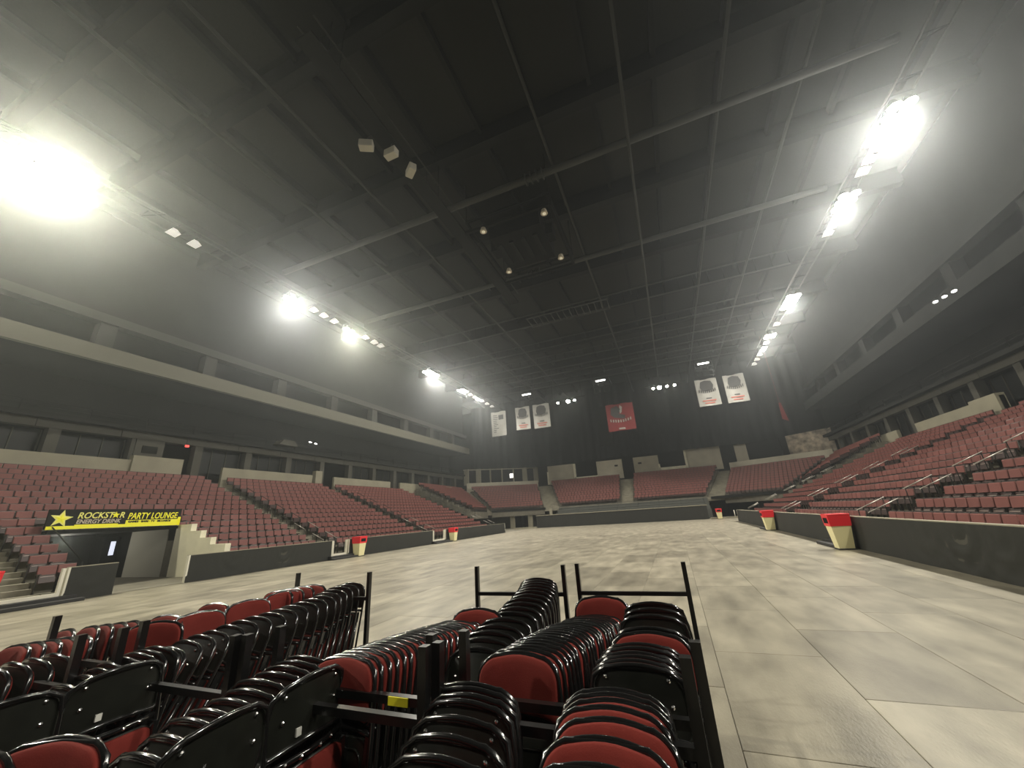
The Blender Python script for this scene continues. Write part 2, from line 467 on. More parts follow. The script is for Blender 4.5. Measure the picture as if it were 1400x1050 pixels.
# end and corner stands: (front-left, front-right, top-left, top-right, z of front tread, z of top tread, rows)
QUADS = [('stand_corner_left', (-27.3, 58.5), (-19.6, 62.3), (-34.0, 64.0), (-23.6, 72.0), 2.75, 6.5, 11),
         ('stand_end_left', (-17.2, 62.5), (-7.3, 62.5), (-21.0, 72.0), (-8.0, 72.0), 2.85, 6.85, 12),
         ('stand_end_right', (-5.6, 62.5), (4.6, 62.5), (-5.8, 72.0), (7.8, 72.0), 2.80, 6.85, 12),
         ('stand_corner_right', (6.7, 62.5), (13.2, 58.8), (9.4, 72.0), (20.6, 64.5), 2.65, 6.2, 11),
         ('stand_bend_left', (-24.3, 47.0), (-27.0, 56.5), (-33.4, 46.6), (-34.6, 62.0), 2.7, 6.3, 11),
         ('stand_bend_right', (13.0, 56.5), (9.8, 46.5), (20.6, 62.0), (19.6, 46.3), 2.2, 6.3, 11)]
SNAMES = {'stand_corner_left': 'left far corner', 'stand_end_left': 'far end left', 'stand_end_right': 'far end right', 'stand_corner_right': 'right far corner', 'stand_bend_left': 'left bend', 'stand_bend_right': 'right bend'}
def lerp(a, b, t): return tuple(a[i] + (b[i] - a[i]) * t for i in range(len(a)))
for (nm, bl, br, tl, tr, z0, z1, n) in QUADS:
    mb = MB()
    for k in range(n):
        t0, t1 = k / n, (k + 1) / n
        A, B, C, D = lerp(bl, tl, t0), lerp(br, tr, t0), lerp(br, tr, t1), lerp(bl, tl, t1)
        z = z0 + (z1 - z0) * k / (n - 1)
        lo = z - .9
        mb.hexa([(*A, lo), (*B, lo), (*C, lo), (*D, lo)], [(*A, z), (*B, z), (*C, z), (*D, z)])
        tm = (k + .6) / n
        P, Q = Vector(lerp(bl, tl, tm)), Vector(lerp(br, tr, tm))
        L = (Q - P).length; m_ = int((L - .1) / SP); d = (Q - P) / L; rot = math.atan2(d.y, d.x)
        for j in range(m_):
            p = P + d * ((L - m_ * SP) / 2 + SP * (j + .5))
            add_seat(p.x, p.y, z, rot, '%s from left in %s row up, %s' % (ORD[min(j, 35)], ORD[k], SNAMES[nm]), 'tip-up seats at the far end')
    struct(nm, mb, M_CONC)
allseats.sort(key=lambda s: s[0])
bulk = {k: ([], []) for k in 'bsa'}
src = {'b': bk, 's': st, 'a': ar}
far_v = {'b': [], 's': [], 'a': []}
def template(mbx):
    return np.array(mbx.v, float), mbx.f
lowh = MB().box((-.252, .01, .50), (.252, .05, .915)); lowb = MB().box((-.237, -.03, .565), (.237, .03, .885)); lows = MB().box((-.22, -.17, .33), (.22, -.06, .60)); lowg = gl
lowa = MB().box((-.02, -.28, .60), (.02, .03, .635)).box((-.015, -.16, 0), (.015, -.08, .6))
def place_bulk(lst, items):
    vs, fs, mi, o = [], [], [], 0
    for (d, x, y, z, r, *_), in zip(items):
        c, s_ = math.cos(r), math.sin(r)
        for idx, mbx in enumerate((lowb, lows, lowa, lowg, lowh)):
            V = np.array(mbx.v); 
            if idx == 2: V = V + np.array([SP / 2, 0, 0])
            W = np.stack([V[:, 0] * c - V[:, 1] * s_ + x, V[:, 0] * s_ + V[:, 1] * c + y, V[:, 2] + z], 1)
            vs.append(W); fs += [tuple(i + o for i in f) for f in mbx.f]; mi += [idx] * len(mbx.f); o += len(V)
    me = bpy.data.meshes.new('arena_seats'); me.from_pydata(np.concatenate(vs).tolist(), [], fs)
    for m_ in (M_SEAT, M_SEATD, M_SEATB, M_GLINT, M_SEATB): me.materials.append(m_)
    me.polygons.foreach_set('material_index', mi); me.update()
    return me
for i, (d, x, y, z, r, txt, grp) in enumerate(allseats[:300]):
    o = thing('arena_seat', 'maroon tip-up seat, ' + txt, 'seat', (x, y, z), (0, 0, r), grp)
    link_mesh('backrest', me_bk, o); link_mesh('back_shell', me_sh, o); q = link_mesh('seat', me_st, o); link_mesh('seat_glint', me_gl, q)
    link_mesh('armrest', me_ar, o, (SP / 2, 0, 0))
    if i % 1 == 0: link_mesh('armrest', me_ar, o, (-SP / 2 + .032, 0, 0))
me = place_bulk(None, allseats[300:])
o = bpy.data.objects.new('arena_seats', me); COL.objects.link(o)
tag(o, 'rows of maroon tip-up seats filling the more distant stands', 'seats', kind='stuff')

# row-end drops: dark riser shadows exist by geometry; end-stand front walls
for (nm, a, b, z) in (('end_front_left', (-27.3, 58.5), (-19.4, 62.3), 2.9), ('end_front_right', (5.0, 62.4), (13.2, 58.8), 2.8)):
    A = Vector(a); B = Vector(b); d = (B - A).normalized(); nrm = Vector((-d.y, d.x))
    mb = MB(); P = [A + nrm * 3, B + nrm * 3, B + nrm * 3.2, A + nrm * 3.2]
    mb.hexa([(p.x, p.y, 0) for p in P], [(p.x, p.y, z) for p in P]); struct(nm, mb, M_WALLG if 'left' in nm else M_DARK)
    mb = MB(); P = [A, B, B + nrm * 3.2, A + nrm * 3.2]
    mb.hexa([(p.x, p.y, z - .35) for p in P], [(p.x, p.y, z - .02) for p in P]); struct(nm.replace('front', 'slab'), mb, M_WALL)
# aisle wedges between the end sections
for (nm, A, B, C, D, z0, z1) in (('end_aisle_left', (-19.6, 62.3), (-17.2, 62.5), (-21.0, 72), (-23.6, 72), 2.8, 6.9), ('end_aisle_middle', (-7.3, 62.5), (-5.6, 62.5), (-5.8, 72), (-8.0, 72), 2.8, 6.8),
                                 ('end_aisle_right', (4.6, 62.5), (6.7, 62.5), (9.4, 72), (7.8, 72), 2.7, 6.7), ('bend_aisle_left', (-27.0, 56.5), (-27.3, 58.5), (-34.0, 64.0), (-34.6, 62.0), 2.7, 6.3), ('bend_aisle_right', (13.2, 58.8), (13.0, 56.5), (20.6, 62.0), (20.6, 64.5), 2.5, 6.2)):
    mb = MB(); n = 22
    for k in range(n):
        t0, t1 = k / n, (k + 1) / n
        P = [lerp(A, D, t0), lerp(B, C, t0), lerp(B, C, t1), lerp(A, D, t1)]; z = z0 + (z1 - z0) * k / (n - 1)
        mb.hexa([(*p, z - .5) for p in P], [(*p, z) for p in P])
    struct(nm, mb, M_STAIR)

# ---- far end: grey empty risers, stage wall, back wall with openings, black drape
mb = MB()
for k in range(5):
    mb.box((-17.0, 58.0 + k * .9, 0), (4.4, 58.9 + k * .9, 1.2 + k * .36))
tag(mb.build('riser_platform', mat('riser_grey', (.075, .08, .07), .6)), 'dark grey empty stepped platforms behind the black stage wall', 'platform')
o = thing('riser_guardrail', 'long thin grey rails along the empty platforms behind the stage', 'railing')
for k in range(4):
    mb = MB(); y = 58.9 + k * .9; z = 1.2 + k * .36 + .55
    mb.tube([(-16.8, y, z), (4.0, y, z)], .03, 6)
    for j in range(8): mb.tube([(-16.6 + j * 2.93, y, z - .55), (-16.6 + j * 2.93, y, z)], .02, 5)
    mb.build('rail', M_PIPE, o)
o = thing('stage_wall', 'long low black draped wall with pale top edge at the far end', 'wall')
mb = MB(); n = 60
for i in range(n):
    x0, x1 = -19.2 + 23.0 * i / n, -19.2 + 23.0 * (i + 1) / n; dy = .02 * math.sin(i * 2.1)
    mb.box((x0, 56.6 + dy, 0), (x1, 56.9, 1.66))
mb.build('drape', M_COVER, o)
MB().box((-19.25, 56.55, 1.66), (3.85, 58.2, 1.74)).build('deck_edge', M_PARA, o)
# end back wall: pale panels and dark openings between
mb = MB()
for (a, b, z0, z1) in ((-21.8, -16.3, 7.2, 10.7), (-16.3, -12.2, 7.2, 7.7), (-12.2, -7.5, 7.2, 10.6), (-5.5, -1.2, 7.2, 10.6), (-1.2, 3.2, 7.2, 8.0), (3.2, 8.8, 7.2, 11.0), (11.0, 15.5, 7.4, 10.9)):
    mb.box((a, 73.4, z0), (b, 73.8, z1))
struct('end_wall_panels', mb, M_ENDW)
struct('end_wall_trim', MB().box((-16.5, 73.2, 7.6), (-12.1, 73.5, 8.1)).box((-16.6, 73.2, 7.6), (-16.2, 73.5, 10.6)).box((-1.2, 73.2, 7.9), (3.2, 73.5, 8.35)).box((3.1, 73.2, 7.9), (3.45, 73.5, 10.9)).box((-1.35, 73.2, 7.9), (-1.05, 73.5, 9.0)).box((-21.9, 73.2, 7.2), (-21.6, 73.5, 9.6)), M_CREAM)
mb = MB(); mb.box((-46, 75.0, 5), (32, 75.2, 11.5)); struct('end_concourse_wall', mb, M_DARK)
for k, x in enumerate((-8.6, -4.4)):
    tag(MB().box((x - .3, 73.33, 9.35), (x + .3, 73.39, 9.65)).build('wall_sign', M_SIGN), 'small dark plate on the pale end wall, %s of the aisle doorway' % ('left', 'right')[k], 'sign')
struct('end_parapet_left', MB().hexa([(-35.0, 64.6, 6.4), (-23.8, 73.0, 6.4), (-24.0, 73.3, 6.4), (-35.2, 64.9, 6.4)], [(-35.0, 64.6, 8.15), (-23.8, 73.0, 8.15), (-24.0, 73.3, 8.15), (-35.2, 64.9, 8.15)]), M_ENDW)
struct('end_parapet_right', MB().hexa([(9.6, 72.6, 6.2), (21.4, 65.1, 6.2), (21.6, 65.4, 6.2), (9.8, 72.9, 6.2)], [(9.6, 72.6, 8.0), (21.4, 65.1, 7.9), (21.6, 65.4, 7.9), (9.8, 72.9, 8.0)]), M_ENDW)
# corner suites
mb = MB(); mg = MB()
for i in range(7):
    t = i / 6; x, y = -35.8 + 11.2 * t, 66.0 + 8.4 * t
    wd = .45 if i in (0, 1, 5, 6) else .07
    mb.box((x - wd, y - .2, 7.9), (x + wd, y + .2, 10.9))
struct('corner_pillars_left', mb, M_PARA)
struct('corner_header_left', MB().hexa([(-36.2, 65.5, 10.7), (-24.2, 74.4, 10.7), (-24.4, 74.7, 10.7), (-36.4, 65.8, 10.7)], [(-36.2, 65.5, 10.85), (-24.2, 74.4, 10.85), (-24.4, 74.7, 10.85), (-36.4, 65.8, 10.85)]), M_PARA)
tag(MB().box((-28.9, 71.0, 9.0), (-28.2, 71.05, 9.8)).build('lit_window', mat('lit_window', (1, 1, 1), .5, emit=(1, .98, .92), estr=3)), 'small bright lit window in the far left corner suite', 'window')
struct('corner_wall_right', MB().hexa([(11.3, 74.3, 7.5), (17.0, 70.8, 7.5), (17.1, 71.0, 7.5), (11.4, 74.5, 7.5)], [(11.3, 74.3, 10.9), (17.0, 70.8, 10.9), (17.1, 71.0, 10.9), (11.4, 74.5, 10.9)]), M_DARK)
tag(MB().hexa([(17.6, 69.6, 7.6), (22.4, 66.4, 7.2), (22.5, 66.6, 7.2), (17.7, 69.8, 7.6)], [(17.6, 69.6, 10.9), (22.4, 66.4, 11.0), (22.5, 66.6, 11.0), (17.7, 69.8, 10.9)]).build('mural_panel', M_MURAL), 'mottled brown picture panel in the far right corner above the seats', 'panel')
# ground level far corners: dark entries with pale posts
struct('far_entry_wall', MB().box((-38, 64.8, 0), (-17.5, 65.0, 2.8)).box((4.6, 64.8, 0), (24, 65.0, 2.8)), M_WALL)
struct('far_entry_posts', MB().box((-22.3, 61.5, 0), (-21.6, 62.0, 2.6)).box((-25.0, 60.5, 0), (-24.3, 60.9, 2.6)).box((-18.3, 60.6, 0), (-17.9, 60.9, 2.6)), M_PARA)
mb = MB()
for k, (x, y) in enumerate(((-24.2, 62.2), (-22.9, 62.7))): mb.box((x - .55, y, 0), (x + .55, y + .1, 2.2))
struct('door_1', mb, M_DARK)
struct('kerb_far', MB().box((-22.5, 55.8, -.01), (-19.1, 56.4, .18)).box((3.9, 55.5, -.01), (8.5, 56.1, .18)), M_PARA)
# black drape across the far end
mb = MB(); n = 150
vs = []; fs = []
for i in range(n + 1):
    x = -38 + 62 * i / n; y = 72.6 + .12 * math.sin(i * 1.7) + .06 * math.sin(i * .6)
    vs += [(x, y, 10.9), (x, y, 24.9)]
for i in range(n): fs.append((2 * i, 2 * i + 2, 2 * i + 3, 2 * i + 1))
mb.add(vs, fs, True)
tag(mb.build('backdrop_curtain', M_CURT), 'huge black curtain hanging across the whole far end above the seats', 'curtain')
o = thing('speaker_column', 'tall dark panel standing out of the black end curtain', 'panel', (-8.5, 72.0, 0)); MB().box((-2.2, 0, 13.2), (.3, .5, 20.6)).build('panel', M_WALL, o)

# ================================================================== LOUNGE DOORWAY AND SIGN
y0, y1 = PORT
struct('doorway_wall_right', MB().add([(-20.15, y1 - .06, 0), (-24.2, y1 - .06, 0), (-24.2, y1 - .06, 2.45), (-23.0, y1 - .06, 2.45), (-23.0, y1 - .06, 2.1), (-22.15, y1 - .06, 2.1), (-22.15, y1 - .06, 1.75), (-21.3, y1 - .06, 1.75), (-21.3, y1 - .06, 1.42), (-20.15, y1 - .06, 1.42),
                                      (-20.15, y1 + .2, 0), (-24.2, y1 + .2, 0), (-24.2, y1 + .2, 2.45), (-23.0, y1 + .2, 2.45), (-23.0, y1 + .2, 2.1), (-22.15, y1 + .2, 2.1), (-22.15, y1 + .2, 1.75), (-21.3, y1 + .2, 1.75), (-21.3, y1 + .2, 1.42), (-20.15, y1 + .2, 1.42)],
                                     [(0, 1, 2, 3, 4, 5, 6, 7, 8, 9), tuple(reversed(range(10, 20)))] + [(a, 10 + a, 10 + (a + 1) % 10, (a + 1) % 10) for a in range(10)]), M_CREAM)
struct('doorway_wall_inner', MB().box((-24.9, y1 - .02, 0), (-28.2, y1 + .2, 2.28)), mat('corridor_paint', (.36, .35, .30), .7))
struct('doorway_wall_dark', MB().box((-24.2, y1 + .02, 0), (-24.9, y1 + .2, 2.28)).box((-28.2, y1, 0), (-34, y1 + .2, 2.28)), M_DARK)
struct('doorway_wall_left', MB().box((-20.6, y0 - .03, 0), (-25.9, y0, .28)).box((-21.5, y0 - .03, 0), (-34, y0, .62)).box((-22.4, y0 - .03, 0), (-34, y0, .98)).box((-23.25, y0 - .03, 0), (-34, y0, 1.34)).box((-24.1, y0 - .03, 0), (-34, y0, 2.28)), M_DARK)
struct('doorway_wall_end', MB().box((-32, y0, 0), (-32.2, y1, 2.28)), M_DARK)
struct('doorway_ceiling', MB().box((-24.1, y0, 2.28), (-33, y1 + .2, 2.42)), M_DARK)
struct('doorway_floor', MB().box((-19.9, y0, -.01), (-32, y1, .004)), M_CONC)
tag(MB().box((-29.0, 12.62, 1.15), (-28.97, 12.82, 1.85)).build('lit_screen', mat('lit_screen', (.6, .6, .7), .4, emit=(.8, .85, 1), estr=1.2)), 'narrow bright lit screen deep inside the dark lounge doorway', 'screen')
tag(MB().bbox((-29.9, 12.3, 0), (-29.05, 13.05, 2.1), .04).build('drinks_cabinet', M_DARK), 'tall black cabinet behind the lit screen in the doorway', 'cabinet')
sx = -24.0
sign = thing('lounge_sign', 'black and yellow sign with star logo over the lounge doorway', 'sign', (sx, y0, 2.45))
SL = y1 - y0 - .1
MB().box((-.12, -.15, .02), (0, SL, .80)).build('board', M_SIGN, sign)
mb = MB().box((0, -.13, 0), (.03, SL, .13)).box((0, SL - .12, .0), (.03, SL, .40)).box((0, 2.42, .1), (.03, SL, .30)).box((0, .70, .1), (.03, 2.15, .17))
mb.build('yellow_border', M_YEL, sign)
def text(body, size, x, y, z, m, parent, name='lettering', shear=.2, sx_=1.0, ext=.008):
    c = bpy.data.curves.new('txt', 'FONT'); c.body = body; c.size = size; c.shear = shear; c.extrude = ext; c.offset = .006; c.resolution_u = 3
    o = bpy.data.objects.new('txt', c); COL.objects.link(o)
    dg = bpy.context.evaluated_depsgraph_get(); me = bpy.data.meshes.new_from_object(o.evaluated_get(dg))
    bpy.data.objects.remove(o)
    me.materials.clear(); me.materials.append(m)
    q = link_mesh(name, me, parent, (x, y, z), (PI / 2, 0, PI / 2)); q.scale = (sx_, 1, 1)
    return q
text('ROCKST', .36, .02, .72, .42, M_LET, sign, sx_=.86); text('R', .36, .02, 2.13, .42, M_LET, sign, sx_=.86)
text('ENERGY DRINK', .235, .02, .72, .21, M_LET2, sign, sx_=.90)
text('PARTY LOUNGE', .40, .02, 2.45, .35, M_YEL, sign, sx_=.69)
text('GAMES \u00b7 BARS \u00b7 TV \u00b7 BILLIARDS', .12, .04, 2.5, .19, M_SIGN, sign, shear=0, sx_=1.05)
def star(cy, cz, r, m, name, x=.02, inner=.42, rot=0):
    pts = []
    for k in range(10):
        rr = r if k % 2 == 0 else r * inner; a = PI / 2 + k * PI / 5 + rot
        pts.append((x, cy + rr * math.cos(a), cz + rr * math.sin(a)))
    c = (x + .02, cy, cz); mb = MB(); mb.add(pts + [c], [((k + 1) % 10, 10, k)[::-1] for k in range(10)]); mb.build(name, m, sign)
star(2.0, .54, .16, M_YEL, 'small_star')
star(.24, .42, .37, M_LET, 'star', rot=-.12); star(.24, .42, .22, M_YEL, 'star', x=.035, rot=-.12)
lamp('corridor_light', (-28.5, 10.5, 2.0), 130, (1, .95, .8), .2)
# pipe rail going down beside the doorway
tag(MB().tube([(-20.9, y0 + .06, 1.2), (-24.0, y0 + .06, 2.55)], .025, 6).tube([(-20.9, y0 + .06, .3), (-20.9, y0 + .06, 1.2)], .025, 6).build('handrail', M_STEEL), 'dark pipe handrail sloping down the left side of the lounge doorway', 'handrail')
# black stepped railings at the right of the doorway
o = thing('stepped_railing', 'black posts and rails stepping down beside the white doorway wall', 'railing')
for k in range(5):
    x = -20.55 - .87 * k; z = row_z(k)
    MB().tube([(x, y1 + .25, z), (x, y1 + .25, z + .95)], .022, 6).tube([(x, y1 + .25, z + .95), (x - .6, y1 + .25, z + .95)], .022, 6).tube([(x, y1 + .25, z + .5), (x - .6, y1 + .25, z + .5)], .02, 6).build('rail', M_SEATB, o)

# exit light and doorways at the stand tops
tag(MB().box((-34.6, 18.0, 8.5), (-34.5, 18.25, 8.66)).build('exit_light', M_EXIT), 'small glowing red exit light over the left concourse opening', 'exit light')
struct('concourse_pier', MB().box((-34.4, 14.9, 5.4), (-34.9, 16.6, 8.7)), M_WALLG)
tag(MB().box((-34.38, 15.3, 7.7), (-34.34, 16.2, 8.2)).build('wall_plate', M_WALL), 'dark plate on the grey pier beside the concourse opening', 'sign')
tag(MB().hexa([(-33.4, 25, 9.6), (-33.4, 27, 9.6), (-34.4, 27, 9.6), (-34.4, 25, 9.6)], [(-33.4, 25.4, 10.1), (-33.4, 26.6, 10.1), (-34.4, 26.6, 10.1), (-34.4, 25.4, 10.1)]).build('projector_housing', M_WALLG), 'pale grey equipment housing on the left suite roof', 'housing')
for k, (x, y, z) in enumerate(((-33.6, 28.5, 10.3), (-33.6, 29.2, 10.25), (18.72, 30.0, 13.5), (18.72, 30.9, 13.6), (18.72, 31.8, 13.7))):
    q = thing('spot_lamp', ('tiny bright spot lamp on the left suite roof' if x < 0 else 'tiny bright spot lamp high on the right side') + ', %s of its cluster' % ORD[k if k < 2 else k - 2], 'lamp', (x, y, z), group='tiny side spot lamps')
    MB().disc((0, 0, .02), (0, .3, 1), .16, .2, 10, .1).tube([(0, 0, .1), (-33.87 - x, 0, 9.95 - z)] if x < 0 else [(0, 0, .1), (.3, 0, .1)], .025, 4).build('housing', M_STEEL, q)
    MB().disc((0, 0, 0), (0, .3, 1), .14, .03, 10).build('lens', M_LAMPS, q)

# ================================================================== RINK BOARDS AND GATES
def cover(side, a, b, label, folds=(), ends=(1, 1)):
    o = thing('rink_board', label, 'barrier', (side_x(side, 0), a, 0), group=None)
    n = max(4, int((b - a) / .12)); m_ = 8; s = -1 if side > 0 else 1
    vs, fs = [], []
    for i in range(n + 1):
        y = (b - a) * i / n
        for j in range(m_ + 1):
            z = 1.06 * j / m_
            d = .03 + .012 * math.sin(y * 2.3 + z) * (1 - z / 1.1) + .03 * (1 - z / 1.06) ** 2
            for (fy, w, am) in folds:
                q = (y - fy) / w; r = math.hypot(q, (z - .95) / .75)
                d += am * math.exp(-q * q * .6) * math.sin(r * 11) * min(1, (1.06 - z) * 3) * (z > .03)
            vs.append((s * d, y, z))
    for i in range(n):
        for j in range(m_):
            q = (i * (m_ + 1) + j, (i + 1) * (m_ + 1) + j, (i + 1) * (m_ + 1) + j + 1, i * (m_ + 1) + j + 1)
            fs.append(q if s > 0 else q[::-1])
    MB().add(vs, fs, True).build('cloth_cover', M_COVER, o)
    x0, x1 = sorted((0, -s * .1))
    MB().box((x0, 0, 0), (x1, b - a, 1.05)).build('core', M_WALLG, o)
    x0, x1 = sorted((s * .02, -s * .11))
    MB().box((x0, 0, 1.05), (x1, b - a, 1.085)).build('top_rail', M_PARA, o)
    for yy, on in ((0, ends[0]), (b - a - .05, ends[1])):
        if not on: continue
        x0, x1 = sorted((s * .05, -s * .1)); MB().box((x0, yy - .005, 0), (x1, yy + .055, 1.07)).build('end_post', M_WHITE, o)
    return o
cover(-1, 7.65, 9.0, 'short black covered board left of the lounge doorway', [(.6, .5, .02)], ends=(1, 0))
cover(-1, 11.35, 19.2, 'long black covered board from the lounge doorway to first gate', [(4.6, .5, .06), (2.0, .6, .025)])
cover(-1, 20.5, 30.2, 'black covered board between first and second left gates', [(3.0, .5, .01)])
cover(-1, 32.2, 46.0, 'farthest black covered board along the left side')
cover(1, -3, 18.45, 'nearest long black covered board on the right with draped folds', [(15.2, .7, .055), (13.9, .6, .04), (16.5, .8, .02), (11.5, .8, .015)])
cover(1, 20.0, 30.4, 'black covered board between the two right gates')
cover(1, 31.8, 46.0, 'farthest black covered board along the right side')
def gate(side, a, b, label):
    s = -1 if side > 0 else 1; X = side_x(side, 0)
    o = thing('gate_threshold', label, 'gate', (X, a, 0))
    x0, x1 = sorted((-s * .1, s * .02))
    MB().box((x0, 0, .12), (x1, b - a, .30)).build('sill', M_WHITE, o)
    for yy in (0.0, b - a - .08): MB().box((x0, yy, .3), (x1, yy + .08, 1.06)).build('jamb', M_WHITE, o)
    x0, x1 = sorted((s * .02, s * .32)); x2, x3 = sorted((s * .32, s * .62))
    p = MB().bbox((x0, -.35, .0), (x1, b - a + .35, .20), .015).build('step', M_RUB, o)
    p = MB().bbox((x2, -.45, .0), (x3, b - a + .45, .10), .015).build('step', M_RUB, o)
gate(-1, 5.7, 7.6, 'white-framed gate with black steps at the far left edge')
gate(-1, 19.25, 20.4, 'white-framed gate with black steps, nearer on the left side')
gate(-1, 30.3, 32.1, 'white-framed gate with black steps, farther on the left side')
gate(1, 18.6, 19.9, 'open gate with pale steps beside the near right bin')
gate(1, 30.5, 31.7, 'open gate with pale steps beside the far right bin')
def trash_bin(x, y, rz, label):
    o = thing('trash_bin', label, 'bin', (x, y, 0), (0, 0, rz), 'red-topped rubbish bins by the boards')
    b = MB(); b.hexa([(-.22, -.22, 0), (.22, -.22, 0), (.22, .22, 0), (-.22, .22, 0)], [(-.29, -.29, .78), (.29, -.29, .78), (.29, .29, .78), (-.29, .29, .78)]); b.build('body', M_BINY, o)
    l = MB(); l.hexa([(-.31, -.31, .78), (.31, -.31, .78), (.31, .31, .78), (-.31, .31, .78)], [(-.33, -.33, 1.13), (.33, -.33, 1.13), (.33, .33, 1.13), (-.33, .33, 1.13)]); l.build('lid', M_RED, o)
    MB().bbox((-.34, -.34, 1.13), (.34, .34, 1.19), .02).build('rim', M_RED, o)
    MB().box((-.20, -.335, .88), (.20, -.31, 1.06)).build('slot', M_DARK, o)
    MB().bbox((-.25, -.25, 0), (.25, .25, .04), .01).build('foot', M_RUB, o)
trash_bin(5.32, 17.95, -PI / 2, 'nearest red-topped cream bin by the right boards')
trash_bin(5.35, 29.8, -PI / 2, 'farther red-topped cream bin by the right boards')
trash_bin(-19.35, 21.0, PI / 2, 'red-topped cream bin beside the nearer left gate')
trash_bin(-19.35, 32.9, PI / 2, 'red-topped cream bin beside the farther left gate')
trash_bin(-19.3, 5.62, PI / 2, 'red-topped cream bin cut off at the left edge')
trash_bin(4.9, 55.0, 0, 'small distant red-topped bin right of the black stage wall')
for k, (x, y) in enumerate(((6.8, 57), (7.5, 57.5))):
    o = thing('bollard', 'small pale upright stand in the far right corner, %s' % ('nearer', 'farther')[k], 'stand', (x, y, 0))
    MB().tube([(0, 0, 0), (0, 0, .9)], .05, 8).build('post', M_WHITE, o); MB().disc((0, 0, 0), (0, 0, 1), .25, .04, 10).build('base', M_RUB, o)

# ---- aisle handrails
def handrail(side, y, d0, label, bright=True):
    o = thing('handrail', label, 'handrail', (side_x(side, d0), y, 0), group='aisle handrails')
    s = 1 if side > 0 else -1; LN = 1.0
    z0 = ZT + DR * (d0 - .72) / DX; z1 = z0 + DR * LN / DX
    MB().tube([(0, 0, z0 + .86), (s * LN, 0, z1 + .88)], .02, 6).build('rail', M_ALU if bright else M_PIPE, o)
    for xx, zz in ((.06, z0 - .3), (LN - .06, z1 - .1)): MB().tube([(s * xx, 0, zz), (s * xx, 0, z0 + .86 + (z1 - z0) * xx / LN)], .016, 5).build('post', M_STEEL, o)
for side, nm in ((-1, 'left'), (1, 'right')):
    for ai, (a, b) in enumerate(AI[side]):
        if side < 0 and ai == 0: continue
        an = ('nearest', 'middle', 'farthest')[ai if side > 0 else ai - 1]
        for e, yy in enumerate((a + .12, b - .12)):
            for k in range(6):
                if side > 0 and k == 5: continue
                handrail(side, yy, .75 + 1.68 * k + .15 * e, 'grey stair handrail, %s %s aisle, %s edge, %s piece up' % (an, nm, ('near', 'far')[e], ORD[k]), bright=side > 0 or k < 2)

# ================================================================== ROOF STEEL
struct('roof_beams', (lambda mb: [mb.box((-38, y - .3, 23.6), (24, y + .3, 25)) for y in (-4, 4, 8.6, 16, 24, 32, 40, 48, 56, 64)] and mb)(MB()), M_STEEL)
mb = MB()
for i in range(-9, 9):
    x = XC + i * 3.4; mb.box((x - .12, -10, 24.3), (x + .12, 72, 24.8))
struct('roof_purlins', mb, M_STEEL)
# roof deck panels (acoustic panels) slightly proud between purlins
deck = bpy.data.objects.new('roof_deck', None); COL.objects.link(deck); deck['kind'] = 'structure'
dm = MB().box((-1.55, -3.4, 0), (1.55, 3.4, .05)).mesh('deck_panel', mat('deck_panel', (.024, .025, .022), .8, spec=.12, var=.1, rnd=.25))
for i in range(-8, 8):
    for j in range(9):
        link_mesh('deck_panel', dm, deck, (XC + (i + .5) * 3.4, 4.6 + j * 7.7, 24.9))
def pipe(y, z, xa, xb, r, label):
    o = thing('cross_pipe', label, 'pipe', (0, y, z), group='grey pipes across the roof')
    MB().tube([(xa, 0, 0), (xb, 0, 0)], r, 8).build('pipe', M_PIPE, o)
    return o
def truss(y, z, xa, xb, h, label, n=16):
    o = thing('roof_truss', label, 'truss', (0, y, z), group='steel trusses across the roof')
    mb = MB().tube([(xa, 0, 0), (xb, 0, 0)], .07, 5).tube([(xa, 0, h), (xb, 0, h)], .07, 5); mb.build('chord', M_PIPE, o)
    mb = MB()
    for i in range(n + 1):
        x = xa + (xb - xa) * i / n; mb.tube([(x, 0, 0), (x, 0, h)], .04, 4)
    mb.build('web', M_STEEL, o)['kind'] = 'stuff'
    return o
for y, r, nm in ((17.7, .22, 'nearest thick'), (27.1, .20, 'second')):
    o = pipe(y, 21.6, -25.9, 13.4, r, '%s grey pipe crossing the roof, with ring collars' % nm)
    for k in range(4):
        MB().disc((-5.0 - (0 if y < 20 else 3.2) + k * .36, 0, 0), (1, 0, 0), r + .16, .07, 12).build('collar', M_PIPE, o)
for k, y in enumerate((36.2, 42.6, 47.4, 52.5, 57.5)):
    truss(y, 21.6, -25.9, 13.4, .9 if k else 1.4, 'thin steel truss crossing the roof, %s beyond the pipes' % ORD[k], 30)
for k, (x, z) in enumerate(((1.25, 21.3), (-3.2, 22), (-14.5, 22.0), (-19, 22), (6.0, 22), (10.0, 22.3))):
    o = thing('long_pipe', 'thin grey pipe running the length of the roof, %s of six from left' % ORD[sorted([1.25, -3.2, -14.5, -19, 6, 10]).index(x)], 'pipe', (x, 0, z))
    MB().tube([(0, 2, 0), (0, 70, 0)], .09, 6).build('pipe', M_PIPE, o)
